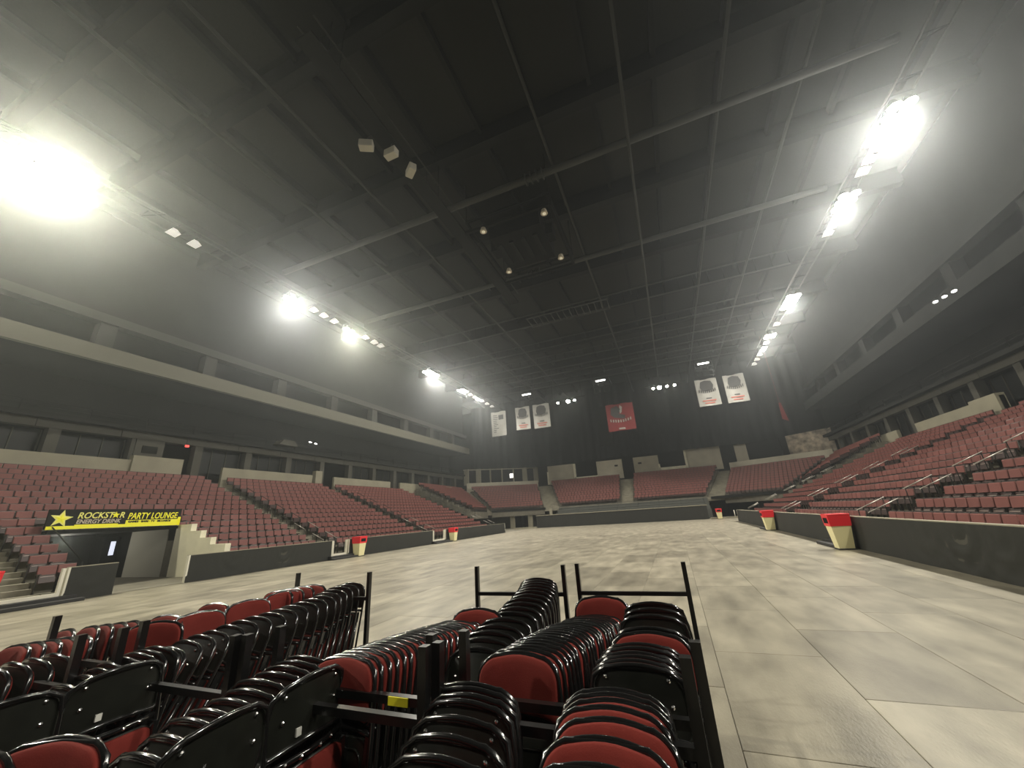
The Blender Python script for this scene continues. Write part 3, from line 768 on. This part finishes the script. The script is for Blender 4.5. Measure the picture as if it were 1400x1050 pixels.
# catwalk left of the centre rig
o = thing('catwalk', 'dark narrow catwalk running towards the centre rig', 'catwalk', (-10.7, 0, 21))
MB().box((-.45, 6.5, -.05), (.45, 30, .05)).build('deck', M_STEEL, o)
for yy in (8, 16, 24): MB().tube([(-.45, yy, 0), (-.45, yy, 4)], .03, 4).tube([(.45, yy, 0), (.45, yy, 4)], .03, 4).build('hanger', M_STEEL, o)
for s in (-1, 1):
    MB().tube([(s * .45, 6.5, .95), (s * .45, 30, .95)], .05, 5).build('rail', M_PIPE, o)
for k, (x, y, r) in enumerate(((-.7, 11.0, .5), (.15, 11.9, 0), (.45, 13.2, -.6))):
    q = thing('speaker_box', 'pale speaker box by the catwalk, %s of three' % ('leftmost', 'middle', 'rightmost')[k], 'speaker', (-10.7 + x, y, 20.3), (0, 0, r), 'pale speaker boxes')
    MB().bbox((-.35, -.2, -.2), (.35, .2, .25), .03).build('housing', M_LAMPD if False else mat('pale_box', (.55, .53, .45), .6), q); MB().box((-.03, -.03, .2), (.03, .03, .68)).tube([(0, 0, .66), ((-x) * math.cos(-r), (-x) * math.sin(-r), .66)], .03, 4).build('bracket', M_STEEL, q)
# centre rig
rig = thing('centre_rig', 'large square black hoist frame hanging over the rink centre', 'rig', (-7.0, 22.6, 20.6))
for a, b in (((-3, -3.4), (3, -3.4)), ((3, -3.4), (3, 3.4)), ((3, 3.4), (-3, 3.4)), ((-3, 3.4), (-3, -3.4))):
    MB().tube([(*a, 0), (*b, 0)], .14, 4, square=True).tube([(*a, .9), (*b, .9)], .1, 4, square=True).build('frame_bar', M_DARK, rig)
MB().box((-1.9, -2.0, .1), (1.9, 2.0, 1.6)).box((-2.4, -.5, .3), (2.4, .5, 1.2)).build('hoist_block', M_DARK, rig)
for sx_, sy_ in ((-3, -3.4), (3, -3.4), (3, 3.4), (-3, 3.4)): MB().tube([(sx_, sy_, .9), (sx_, sy_, ZR - 20.6)], .03, 4).build('hoist_cable', M_STEEL, rig)
for k in range(4): MB().box((-1.6 + k * .9, -1.2, -.05), (-1.3 + k * .9, 1.2, .1)).build('motor', M_STEEL, rig)
for k, p in enumerate(((661, 317), (744, 292), (767, 353), (696, 372))):
    z = 20.2; c = R_ @ np.array([p[0] - 700, p[1] - 525, FPX]); t = (z - CAMH) / c[2]
    X = (c * t)
    q = thing('rig_lamp', 'small round pale lamp on the centre rig, %s corner' % ('near left', 'near right', 'far right', 'far left')[k], 'lamp', (X[0], X[1], z), group='round lamps on the centre rig')
    MB().disc((0, 0, 0), (0, 0, 1), .24, .3, 14, .16).build('shade', mat('shade_tan', (.5, .45, .35), .5), q)
    MB().disc((0, 0, -.03), (0, 0, 1), .12, .03, 12).build('bulb', M_LAMPD, q)
    cx_, cy_ = (-7 + (3 if X[0] > -7 else -3), 22.6 + (3.4 if X[1] > 22.6 else -3.4))
    MB().tube([(0, 0, .3), (0, 0, .5), (cx_ - X[0], cy_ - X[1], .5)], .04, 5).build('stem', M_STEEL, q)
# ladder frames over the far half
o = thing('roof_ladder', 'horizontal grey ladder frame hanging below the far roof', 'frame', (-6.6, 34.4, 21))
MB().tube([(-4.2, -1, 0), (4.2, -1, 0)], .07, 5).tube([(-4.2, 1, 0), (4.2, 1, 0)], .07, 5).build('side_rail', M_PIPE, o)
rm = MB().tube([(0, -1, 0), (0, 1, 0)], .05, 5).mesh('rung', M_PIPE)
for k in range(14): link_mesh('rung', rm, o, (-4.1 + k * .63, 0, 0))

# ---- lamp trusses with flood banks
for side, X, nm in ((-1, -26.5, 'left'), (1, 14.05, 'right')):
    o = thing('lamp_truss', 'long white-edged lighting truss on the %s side of the roof' % nm, 'truss', (X, 0, LZ + .5))
    for dx in (-.5, .5): MB().tube([(dx, -11, 0), (dx, 62, 0)], .06, 5).build('chord', M_PIPE, o)
    MB().tube([(0, -11, .7), (0, 62, .7)], .06, 5).build('chord', M_PIPE, o)
    mb = MB()
    for k in range(37):
        y = -11 + k * 2; mb.tube([(-.5, y, 0), (.5, y, 0)], .035, 4).tube([(-.5, y, 0), (0, y + 1, .7)], .03, 4).tube([(.5, y, 0), (0, y + 1, .7)], .03, 4)
    mb.build('web', M_STEEL, o)['kind'] = 'stuff'
bankn = {-1: 0, 1: 0}
for (x, y, p, s, w) in BANKS:
    sd = -1 if x < 0 else 1; bankn[sd] += 1
    nm = 'left' if sd < 0 else 'right'
    rank = sum(1 for b in BANKS if (b[0] < 0) == (x < 0) and b[1] < y and b[1] > 0)
    where = 'on the %s roof truss, behind the photographer' % nm if y < 0 else 'on the %s roof truss, %s from the near end' % (nm, ORD[rank])
    q = thing('flood_lamp', 'blazing white flood lamp bank ' + where, 'lamp', (x, y, LZ), group='flood lamp banks')
    n = max(2, int(round(s / .62)))
    for i in range(n):
        yy = (i - (n - 1) / 2) * .62
        for xx in ((-.3, .3) if s > 1.1 else (0,)):
            h = MB().disc((xx, yy, .05), (0, 0, 1), .30, .38, 14, .14).build('housing', M_STEEL, q)
            MB().disc((xx, yy, -.02), (0, 0, 1), .28, .07, 14, .29).build('lens', M_LAMP, h)
    MB().box((-.5, -s / 2, .43), (.5, s / 2, .5)).build('bracket', M_STEEL, q)
rf = 0
for (x, y) in [(-26.4, 10.5), (-26.4, 11.7), (-26.5, 21.3), (-26.5, 22.4), (-26.5, 23.6), (-26.4, 27.6), (-26.4, 28.9), (-26.4, 29.9), (-26.4, 50.5), (-26.4, 52), (-26.4, 54.6), (-26.4, 56.5), (-26.4, 58.5),
               (14.1, 22.9), (14.1, 23.7), (14.1, 24.6), (14.1, 28.9), (14.1, 29.7), (14.1, 30.5), (14.1, 46.5), (14.1, 52), (14.1, 54.9), (14.1, 56.2), (14.1, 58), (14.1, 60)]:
    rf += 1
    nm = 'left' if x < 0 else 'right'
    k = rf if x < 0 else rf - 13
    q = thing('reflector_lamp', 'small square white reflector lamp on %s truss, %s from the near end' % (nm, ORD[k - 1]), 'lamp', (x, y, LZ + .1), (0, 0, 0), 'square reflector lamps')
    MB().hexa([(-.32, -.28, 0), (.32, -.28, 0), (.32, .28, 0), (-.32, .28, 0)], [(-.15, -.12, .3), (.15, -.12, .3), (.15, .12, .3), (-.15, .12, .3)]).build('shade', M_REFL, q)
    MB().tube([(0, 0, .3), (0, 0, .4)], .03, 5).tube([(-.6, 0, .4), (.6, 0, .4)], .03, 4).build('stem', M_STEEL, q)

# ---- small spots on the far lighting bars
for nm, xs, z, xa, xb in (('left', (-13.7, -12.1, -11.1), 17.9, -15, -9.5), ('right', (.2, 1.0, 2.0, 3.0), 17.7, -1, 4.5)):
    o = thing('lighting_bar', 'short black lighting bar over the far end, %s of the red banner' % nm, 'bar', (0, 55, z + .35))
    MB().tube([(xa, 0, 0), (xb, 0, 0)], .06, 6).build('bar', M_STEEL, o); MB().tube([(xa + .5, 0, 0), (xa + .5, 0, ZR - z - .36)], .02, 4).tube([(xb - .5, 0, 0), (xb - .5, 0, ZR - z - .36)], .02, 4).build('cable', M_STEEL, o)
    for k, x in enumerate(xs):
        q = thing('stage_spot', 'small bright stage spot, %s on the bar %s of the red banner' % (ORD[k], nm), 'lamp', (x, 55, z), group='stage spots on far bars')
        MB().disc((0, -.1, -.1), (0, .4, .6), .2 + .12 * (k == 1), .4, 12, .12).tube([(0, 0, .1), (0, 0, .33)], .03, 4).build('housing', M_STEEL, q)
        MB().disc((0, -.12, -.13), (0, .4, .6), .18 + .12 * (k == 1), .04, 12).build('lens', M_LAMP, q)
# ---- hanging grid frames
for nm, x, y, z in (('left', -18.7, 55, 19.4), ('middle', -6.9, 55, 19.5), ('right', 7.1, 55, 19.3)):
    o = thing('grid_frame', 'hanging square metal grid with a strip lamp, %s of the three' % nm, 'frame', (x, y, z), group='hanging metal grids')
    mb = MB()
    for k in range(4): mb.tube([(-1.1 + k * .73, 0, -1.1), (-1.1 + k * .73, 0, .9)], .04, 4).tube([(-1.1, 0, -1.1 + k * .66), (1.1, 0, -1.1 + k * .66)], .04, 4)
    mb.build('grid', M_PIPE, o); MB().box((-.7, -.1, .6), (.7, .1, .75)).build('strip_lamp', M_LAMPS, o)
    MB().tube([(-1.1, 0, .9), (-1.1, 0, ZR - z - .01)], .02, 4).tube([(1.1, 0, .9), (1.1, 0, ZR - z - .01)], .02, 4).build('cable', M_STEEL, o)

# ---- banners
def banner(x0, x1, z0, z1, kind, label, y=58.0):
    W, H = x1 - x0, z1 - z0
    o = thing('banner', label, 'banner', ((x0 + x1) / 2, y, z0), group='hanging team banners')
    base = M_BANR if kind == 'red' else M_BANW
    n, m_ = 10, 6; vs = []; fs = []
    def yy(x, z): return .06 * math.sin(x * 3.1 + z * .6) + .05 * math.sin(z * 1.3)
    for i in range(n + 1):
        for j in range(m_ + 1):
            x = -W / 2 + W * i / n; z = H * j / m_; vs.append((x, yy(x, z), z))
    for i in range(n):
        for j in range(m_): fs.append((i * (m_ + 1) + j, (i + 1) * (m_ + 1) + j, (i + 1) * (m_ + 1) + j + 1, i * (m_ + 1) + j + 1))
    q = MB().add(vs, fs, True).build('cloth', base, o)
    MB().tube([(-W / 2, 0, H), (W / 2, 0, H)], .05, 6).build('pole', M_STEEL, o)
    MB().tube([(-W * .4, 0, H), (-W * .4, 0, ZR - z0 - .01)], .015, 4).tube([(W * .4, 0, H), (W * .4, 0, ZR - z0 - .01)], .015, 4).build('cable', M_STEEL, o)
    ink = MB(); ink2 = MB()
    def quad(mb, pts): mb.add([(x * W / 2, yy(x * W / 2, z * H) - .05, z * H) for x, z in pts], [tuple(range(len(pts)))])
    def bar(mb, x0, x1, z0, z1, sl=0): quad(mb, [(x0, z0), (x1, z0 + sl), (x1, z1 + sl), (x0, z1)])
    if kind == 'list':
        for k in range(10): bar(ink, -.7, -.7 + random.uniform(.35, .7), .86 - k * .075, .83 - k * .075)
        bar(ink, .0, .7, .85, .66)
    else:
        if kind == 'red': bd = [(-.70, .62), (-.62, .86), (-.2, .93), (.05, .80), (-.1, .62), (.35, .55), (.30, .42), (-.45, .50)]; zb = .25
        else: bd = [(-.62, .70), (-.50, .90), (-.1, .95), (.45, .90), (.62, .74), (.50, .58), (.0, .55), (-.5, .57)]; zb = .42
        quad(ink, bd)
        wh = ink2
        quad(wh, [(.0, .62), (.14, .68), (.22, .86), (.05, .94), (-.02, .80)]) if kind == 'red' else None
        # curved lettering band
        for k in range(9):
            t = (k - 4) / 4; x = t * .72; zc = zb + .10 - .05 * (1 - t * t) + .05
            bar(ink if kind != 'red' else ink2, x - .055, x + .03, zc - .05, zc + .05)
            if k % 2: bar(ink if kind != 'red' else ink2, x - .055, x + .06, zc - .01, zc + .012)
        if kind != 'red':
            bar(ink, -.25, .25, .30, .26)
            bar(ink2, -.62, .62, .21, .17); bar(ink2, -.45, .45, .12, .08)
        else: bar(ink2, -.22, .22, .10, .04)
    if ink.v: ink.build('print', M_BAND, o)
    if ink2.v: ink2.build('print', M_BANW if kind == 'red' else M_BANRI, o)
banner(-26.4, -23.7, 14.7, 18.9, 'list', 'pale banner with a list of small print, leftmost of the white banners')
banner(-21.9, -19.4, 15.2, 19.0, 'w', 'white banner with grey emblem, second from left')
banner(-18.8, -16.0, 15.05, 19.0, 'w', 'white banner with dark emblem and rippled edge, third from left')
banner(-7.1, -3.1, 12.9, 17.0, 'red', 'square red banner with dark and white emblem on black curtain')
banner(5.8, 8.6, 14.7, 18.6, 'w', 'white banner with emblem right of the red banner, nearer the red one')
banner(9.4, 12.0, 14.65, 18.6, 'w', 'white banner with faded emblem, rightmost of all the banners')
tag(MB().hexa([(16.0, 62, 12.3), (16.7, 62, 11.9), (16.7, 62.05, 11.9), (16.0, 62.05, 12.3)], [(16.1, 62, 14.6), (16.35, 62, 14.6), (16.35, 62.05, 14.6), (16.1, 62.05, 14.6)]).box((16.2, 62, 14.6), (16.23, 62.03, ZR)).build('flag', M_BANR), 'narrow faded red flag hanging at the right end of the curtain', 'flag')

#@@CHAIRS
# ================================================================== FOLDING CHAIRS
CH = 1.0; CW = .20
def rounded(w, z0, z1, rt, rb, crown=0.0, n=7):
    pts = []
    def arc(cx, cz, r, a0, a1):
        for i in range(n + 1):
            a = a0 + (a1 - a0) * i / n; pts.append((cx + r * math.cos(a), cz + r * math.sin(a)))
    arc(w - rb, z0 + rb, rb, -PI / 2, 0)
    arc(w - rt, z1 - rt - crown, rt, 0, PI / 2 - .12)
    if crown:
        for t in (.66, .33, 0, -.33, -.66): pts.append(((w - rt) * t, z1 - crown * t * t * .92))
    arc(-w + rt, z1 - rt - crown, rt, PI / 2 + .12, PI)
    arc(-w + rb, z0 + rb, rb, PI, PI * 1.5)
    return pts
def ycurve(x): return -.9 * x * x          # sides come forward (towards -y)
back_out = rounded(.203, .745, 1.0, .095, .03, .014)
back_out = [(x, z + (.022 * (1 - (x / .203) ** 2) if z < .80 else 0)) for (x, z) in back_out]
back_out += [(-.11, .745 + .016), (0, .745 + .022), (.11, .745 + .016)]
shell = MB()
n = len(back_out); cxz = (0, .875)
def ringv(lst):
    vs = []
    for dy, sc in lst:
        for (x, z) in back_out: vs.append((x * sc, ycurve(x * sc) + dy, cxz[1] + (z - cxz[1]) * sc))
    return vs
def ringf(k0, k1):
    return [(k * n + i, (k + 1) * n + i, (k + 1) * n + (i + 1) % n, k * n + (i + 1) % n) for k in range(k0, k1) for i in range(n)]
shell.add(ringv([(.004, 1), (.016, 1), (.017, .955), (.006, .93)]), ringf(0, 3))
shell.add(ringv([(.006, .93), (.006, .6), (.006, .3)]) + [(0, .006, cxz[1])], ringf(0, 2) + [(2 * n + i, 3 * n, 2 * n + (i + 1) % n) for i in range(n)], True)
rim = MB().tube([(x, ycurve(x) + .009, z) for (x, z) in back_out], .0105, 8, closed=True)
cush = MB().pad([(x * .965, .875 + (z - .875) * .955) for (x, z) in back_out], lambda x: ycurve(x) + .003, .024, .014, -1)
front = MB().tube([(-.215, 0, 0), (-.215, -.005, .30), (-.213, -.02, .70), (-.207, -.028, .86), (-.19, -.02, .95), (-.13, -.006, .985), (0, .006, .992), (.13, -.006, .985), (.19, -.02, .95), (.207, -.028, .86), (.213, -.02, .70), (.215, -.005, .30), (.215, 0, 0)], .0115, 7)
front.tube([(-.215, 0, .12), (.215, 0, .12)], .008, 6)
front.tube([(x, ycurve(x) + .012, .715) for x in (-.205, -.12, 0, .12, .205)], .013, 6)
rear = MB().tube([(-.175, .035, 0), (-.185, .03, .35), (-.19, .02, .60)], .0105, 7).tube([(.175, .035, 0), (.185, .03, .35), (.19, .02, .60)], .0105, 7).tube([(-.178, .034, .17), (.178, .034, .17)], .008, 6).tube([(-.19, .02, .60), (.19, .02, .60)], .008, 6)
seat_out = rounded(.185, .29, .685, .06, .035, .0)
seatc = MB().pad(seat_out, lambda x: .012, .022, .012, 1)
seatp = MB().pad([(x * 1.03, .4875 + (z - .4875) * 1.03) for (x, z) in seat_out], lambda x: .011, .012, .004, -1)
seatp.tube([(x * .8, -.006, .4875 + (z - .4875) * .8) for (x, z) in seat_out], .005, 5, closed=True)
rivet = MB().disc((0, .018, 0), (0, 1, 0), .010, .004, 10, .008).disc((0, .022, 0), (0, 1, 0), .008, .004, 10, .003)
foot = MB().disc((0, 0, 0), (0, 0, 1), .016, .03, 8)
ME = dict(back_rim=rim.mesh('back_rim', M_BLKT), backrest_shell=shell.mesh('backrest_shell', M_BLK), backrest_cushion=cush.mesh('backrest_cushion', M_FAB), front_frame=front.mesh('front_frame', M_BLKT),
          rear_frame=rear.mesh('rear_frame', M_BLKT), seat_cushion=seatc.mesh('seat_cushion', M_FAB), seat_pan=seatp.mesh('seat_pan', M_BLK))
me_rivet = rivet.mesh('rivet', M_CHROME); me_foot = foot.mesh('foot_cap', M_RUB)
me_lab = MB().box((.05, .0, .79), (.075, .009, .82)).mesh('paper_label', M_STKW)
me_brkt = MB().box((-.19, -.01, .60), (-.17, .05, .70)).box((.17, -.01, .60), (.19, .05, .70)).mesh('hinge_plate', M_BLKT)
def make_chair(rivets):
    o = thing('folding_chair', 'x', 'chair')
    for k, me in ME.items(): link_mesh(k, me, o)
    link_mesh('hinge_plate', me_brkt, o)
    if rivets:
        for (x, z) in ((-.135, .95), (.135, .95), (-.137, .862), (.137, .862)):
            link_mesh('rivet', me_rivet, o, (x, ycurve(x) - .010, z))
        for x in (-.12, -.05, .05, .12): link_mesh('rivet', me_rivet, o, (x, ycurve(x) + .006, .715), None)
        for x in (-.215, .215): link_mesh('foot_cap', me_foot, o, (x, 0, 0))
        link_mesh('paper_label', me_lab, o)
    return o
proto = {False: make_chair(False), True: make_chair(True)}
used = {False: False, True: False}
DECK = .17
def chair(x, y, yaw, lean, label, group, riv=False, z=DECK, roll=0):
    """yaw 0: cushion faces the camera (-y); lean > 0 tips the top away from the cushion side"""
    rot = Matrix.Rotation(yaw, 3, 'Z') @ Matrix.Rotation(roll, 3, 'Y') @ Matrix.Rotation(-lean, 3, 'X')
    e = rot.to_euler()
    if not used[riv]:
        used[riv] = True; p = proto[riv]; p.location = (x, y, z); p.rotation_euler = e; p['label'] = label; p['group'] = group; return p
    return dup(proto[riv], (x, y, z), e, label, group)
def picks(P, face, what, group, riv=()):
    """P: (x, y, lean) of each chair's top, nearest the camera first; every top leans away from the camera"""
    for i, (x, y, th) in enumerate(P):
        x += random.uniform(-.004, .004); th += random.uniform(-.008, .008)
        yaw = 0 if face == 'front' else PI
        chair(x, y - math.sin(th), yaw + random.uniform(-.02, .02), th if face == 'front' else -th,
              '%s, %s back from the camera' % (what, ORD[i]), group, riv=(riv == 'all' or i in riv), roll=random.uniform(-.006, .006))
def blend(a, b, n):
    return [tuple(a[k] + (b[k] - a[k]) * i / (n - 1) for k in range(3)) for i in range(n)]
# cart A (right, far)
picks(blend((-.83, 2.05, .12), (-.70, 3.30, .50), 23), 'front', 'folding chair, left row of far right cart', 'folded chairs, left row of far right cart', riv=(0,))
chair(-.66, 3.26, 0, .12, 'maroon-faced folding chair standing alone behind the left row, far right cart', 'loose chairs')
picks([(-.29, 2.05, .22), (-.29, 2.10, .22), (-.29, 2.15, .21), (-.29, 2.20, .21), (-.28, 2.26, .20), (-.28, 2.32, .20)], 'back', 'black-shelled folding chair, right row of far right cart', 'folded chairs, right row of far right cart', riv=(0, 1))
chair(-.25, 2.36, 0, .12, 'maroon-faced folding chair in the gap of the right row, far right cart', 'loose chairs')
picks([(-.25, 2.60, .18), (-.26, 2.86, .16), (-.26, 3.02, .14), (-.27, 3.20, .12)], 'back', 'black-shelled folding chair, far group, right row of far right cart', 'folded chairs, far group of far right cart')
# cart A' (right, near)
picks([(-.31, 1.05, .32), (-.31, 1.20, .32), (-.32, 1.34, .32), (-.33, 1.49, .32), (-.33, 1.61, .32), (-.34, 1.70, .32), (-.34, 1.76, .32), (-.35, 1.81, .32), (-.35, 1.85, .32)], 'front', 'maroon-faced folding chair, right row of near right cart', 'folded chairs, right row of near right cart')
picks([(-.78, 1.12, .40), (-.79, 1.21, .38), (-.81, 1.29, .36), (-.84, 1.39, .33), (-.86, 1.49, .31), (-.89, 1.60, .29), (-.90, 1.64, .27), (-.91, 1.68, .24), (-.92, 1.71, .22)], 'back', 'black-shelled folding chair, left row of near right cart', 'folded chairs, left row of near right cart', riv='all')
# cart B (middle, far)
picks(blend((-1.71, 1.84, .12), (-1.60, 3.03, .45), 23), 'front', 'folding chair, left row of far middle cart', 'folded chairs, left row of far middle cart', riv=(0,))
chair(-1.49, 2.78, 0, .12, 'maroon-faced folding chair standing alone behind the left row, far middle cart', 'loose chairs')
picks([(-1.21, 2.34, .42), (-1.24, 2.47, .40), (-1.26, 2.60, .39), (-1.27, 2.72, .36), (-1.26, 2.85, .33), (-1.26, 2.98, .30), (-1.27, 3.11, .28), (-1.28, 3.24, .25), (-1.30, 3.37, .23), (-1.31, 3.50, .21), (-1.33, 3.63, .19), (-1.35, 3.76, .18), (-1.38, 3.88, .16), (-1.41, 4.01, .15), (-1.45, 4.13, .13), (-1.48, 4.26, .12)], 'back', 'black-shelled folding chair, right row of far middle cart', 'folded chairs, right row of far middle cart', riv=(0, 1))
# cart B' (middle, near)
picks([(-1.83, 1.05, .38), (-1.87, 1.14, .36), (-1.92, 1.24, .34), (-1.92, 1.31, .33), (-1.92, 1.39, .31), (-1.93, 1.47, .29), (-1.97, 1.55, .27), (-1.96, 1.63, .25), (-1.99, 1.70, .24), (-1.99, 1.76, .22), (-2.00, 1.82, .20)], 'back', 'black-shelled folding chair, left row of near middle cart', 'folded chairs, left row of near middle cart', riv=(0, 1, 2))
chair(-1.69, 1.60, -PI / 2, 0, 'sideways folding chair showing riveted black shell, farther one on near middle cart', 'sideways chairs', riv=True)
chair(-1.67, 1.19, -PI / 2 + .06, 0, 'sideways folding chair showing riveted black shell, nearer one on near middle cart', 'sideways chairs', riv=True)
# cart C' (left of middle, near)
picks([(-3.16, 1.31, .45), (-3.19, 1.37, .42), (-3.23, 1.46, .39), (-3.25, 1.52, .36), (-3.28, 1.58, .33), (-3.27, 1.64, .29), (-3.25, 1.69, .26), (-3.23, 1.73, .23), (-3.2, 1.77, .20)], 'back', 'black-shelled folding chair, left row of near left cart', 'folded chairs, left row of near left cart', riv=(0, 1))
chair(-2.87, 1.44, -PI / 2, 0, 'sideways folding chair showing riveted black shell, farther one on near left cart', 'sideways chairs', riv=True)
chair(-2.86, 1.03, -PI / 2, 0, 'sideways folding chair showing riveted black shell, nearer one on near left cart', 'sideways chairs', riv=True)
chair(-2.08, .84, .35, .1, 'maroon-faced folding chair with bright rim low in the left foreground', 'loose chairs')
chair(-2.30, .70, .35, .1, 'maroon folding chair cut off by the bottom edge, far left foreground', 'loose chairs')
# cart C (left, far)
picks([(-3.60, 2.07, .50), (-3.60, 2.17, .48), (-3.61, 2.27, .46), (-3.61, 2.37, .44), (-3.60, 2.48, .41), (-3.58, 2.58, .38), (-3.56, 2.68, .36), (-3.54, 2.79, .34), (-3.52, 2.90, .32), (-3.52, 3.01, .30), (-3.52, 3.12, .28), (-3.53, 3.24, .26), (-3.56, 3.36, .24), (-3.62, 3.50, .22), (-3.68, 3.64, .20), (-3.74, 3.78, .18), (-3.78, 3.91, .16), (-3.80, 4.03, .15)], 'back', 'shiny black-shelled folding chair, right row of far left cart', 'folded chairs, right row of far left cart', riv=(0, 1, 2, 3))
for k, (x, y, yaw, ln) in enumerate(((-4.02, 2.15, .62, .05), (-4.0, 2.50, 1.35, .1), (-4.05, 2.98, 1.35, .1), (-4.12, 3.42, 1.3, .1))):
    chair(x, y, yaw, ln, 'maroon-faced folding chair turned sideways, left row of far left cart, %s from camera' % ORD[k], 'turned chairs on far left cart')
for k, (x, y) in enumerate(((-4.27, 2.40), (-4.37, 2.86), (-4.30, 3.50), (-4.27, 3.62), (-4.25, 3.74), (-4.2, 3.86))):
    chair(x, y - .1, .1, .1, 'maroon-faced folding chair at back, left row of far left cart, %s from camera' % ORD[k], 'folded chairs, left row of far left cart')
# cart D' and D (far left)
picks([(-4.40, 1.58, .15), (-4.36, 1.64, .15), (-4.31, 1.70, .15), (-4.27, 1.76, .15), (-4.22, 1.82, .15)], 'front', 'maroon-faced folding chair, left row of leftmost cart', 'folded chairs, left row of leftmost cart')
picks([(-3.93, 1.25, .27), (-3.91, 1.32, .26), (-3.88, 1.39, .25), (-3.84, 1.46, .23), (-3.80, 1.53, .2)], 'back', 'black-shelled folding chair, right row of leftmost cart', 'folded chairs, right row of leftmost cart')
for k, (x, y) in enumerate(((-4.60, 1.94), (-4.50, 2.04), (-4.44, 2.10), (-4.38, 2.16), (-4.32, 2.22))):
    chair(x, y - .1, -.12, .05, 'maroon-faced folding chair behind posts of leftmost cart, %s from left' % ORD[k], 'folded chairs, farther left cart')

# ---- carts
def cart(xa, xb, ya, yb, label, ztop=1.3, far_bar=True, near_bar=True, sticker=False, siderail=(True, True)):
    o = thing('chair_cart', label, 'cart', ((xa + xb) / 2, (ya + yb) / 2, 0)); W = (xb - xa) / 2; L = (yb - ya) / 2
    for (sx_, sy) in ((-1, -1), (1, -1), (1, 1), (-1, 1)):
        MB().tube([(sx_ * W, sy * L, .12), (sx_ * W, sy * L, ztop)], .028, square=True).build('post', M_CART, o)
        c = MB().box((sx_ * W - .02, sy * L * .9 - .04, .07), (sx_ * W + .02, sy * L * .9 + .04, .12)).build('caster', M_CART, o)
        MB().disc((sx_ * W - .015, sy * L * .9, .05), (1, 0, 0), .05, .03, 14).build('wheel', M_RUB, c)
    MB().box((-W, -L, .12), (-W + .05, L, .165)).box((W - .05, -L, .12), (W, L, .165)).box((-W, -L, .12), (W, -L + .05, .165)).box((-W, L - .05, .12), (W, L, .165)).box((-.03, -L, .12), (.03, L, .165)).build('base_frame', M_CART, o)
    MB().box((-W + .05, -L + .05, .14), (-.03, L - .05, .16)).box((.03, -L + .05, .14), (W - .05, L - .05, .16)).build('deck', M_CART, o)
    for s, on in ((-1, siderail[0]), (1, siderail[1])):
        if on: MB().tube([(s * (W + .0), -L, .4), (s * (W + .0), L, .4)], .022, square=True).build('side_rail', M_CART, o)
    for sy, on in ((-1, near_bar), (1, far_bar)):
        if on:
            b = MB().tube([(-W, sy * L, 1.03), (W, sy * L, 1.03)], .024, square=True).build('cross_bar', M_CART, o)
            MB().tube([(-W, sy * L, .5), (W, sy * L, .5)], .02, square=True).build('cross_bar', M_CART, o)
            if sticker and sy < 0: MB().box((W - .22, sy * L - .023, 1.012), (W - .11, sy * L - .018, 1.046)).build('sticker', M_STK, b)
    return o
cart(-1.04, -.02, 1.86, 4.25, 'black steel chair cart, far right one with posts over open floor')
cart(-1.07, -.06, -.9, 1.68, 'black steel chair cart, near right one under the camera')
cart(-2.16, -1.17, 1.78, 4.18, 'black steel chair cart, far middle one with yellow sticker', sticker=True)
cart(-2.20, -1.10, -.9, 1.62, 'black steel chair cart, near middle one')
cart(-4.48, -3.37, 1.75, 3.85, 'black steel chair cart, far left one')
cart(-3.28, -2.26, -.9, 1.60, 'black steel chair cart, near left one')
cart(-4.55, -3.36, -.9, 1.44, 'black steel chair cart, leftmost near one')

# ================================================================== HAZE
hz = MB().box((-47, -15, -.6), (33, 79, 26)).build('haze', M_DARK)
hm = bpy.data.materials.new('haze'); hm.use_nodes = True; nt = hm.node_tree; nt.nodes.clear()
out = nt.nodes.new('ShaderNodeOutputMaterial'); sc = nt.nodes.new('ShaderNodeVolumeScatter')
sc.inputs['Color'].default_value = (.90, .96, 1, 1); sc.inputs['Density'].default_value = HAZE; sc.inputs['Anisotropy'].default_value = .84
nt.links.new(sc.outputs[0], out.inputs['Volume'])
hz.data.materials.clear(); hz.data.materials.append(hm)
tag(hz, 'thin grey haze filling the whole arena hall', 'haze', kind='stuff')
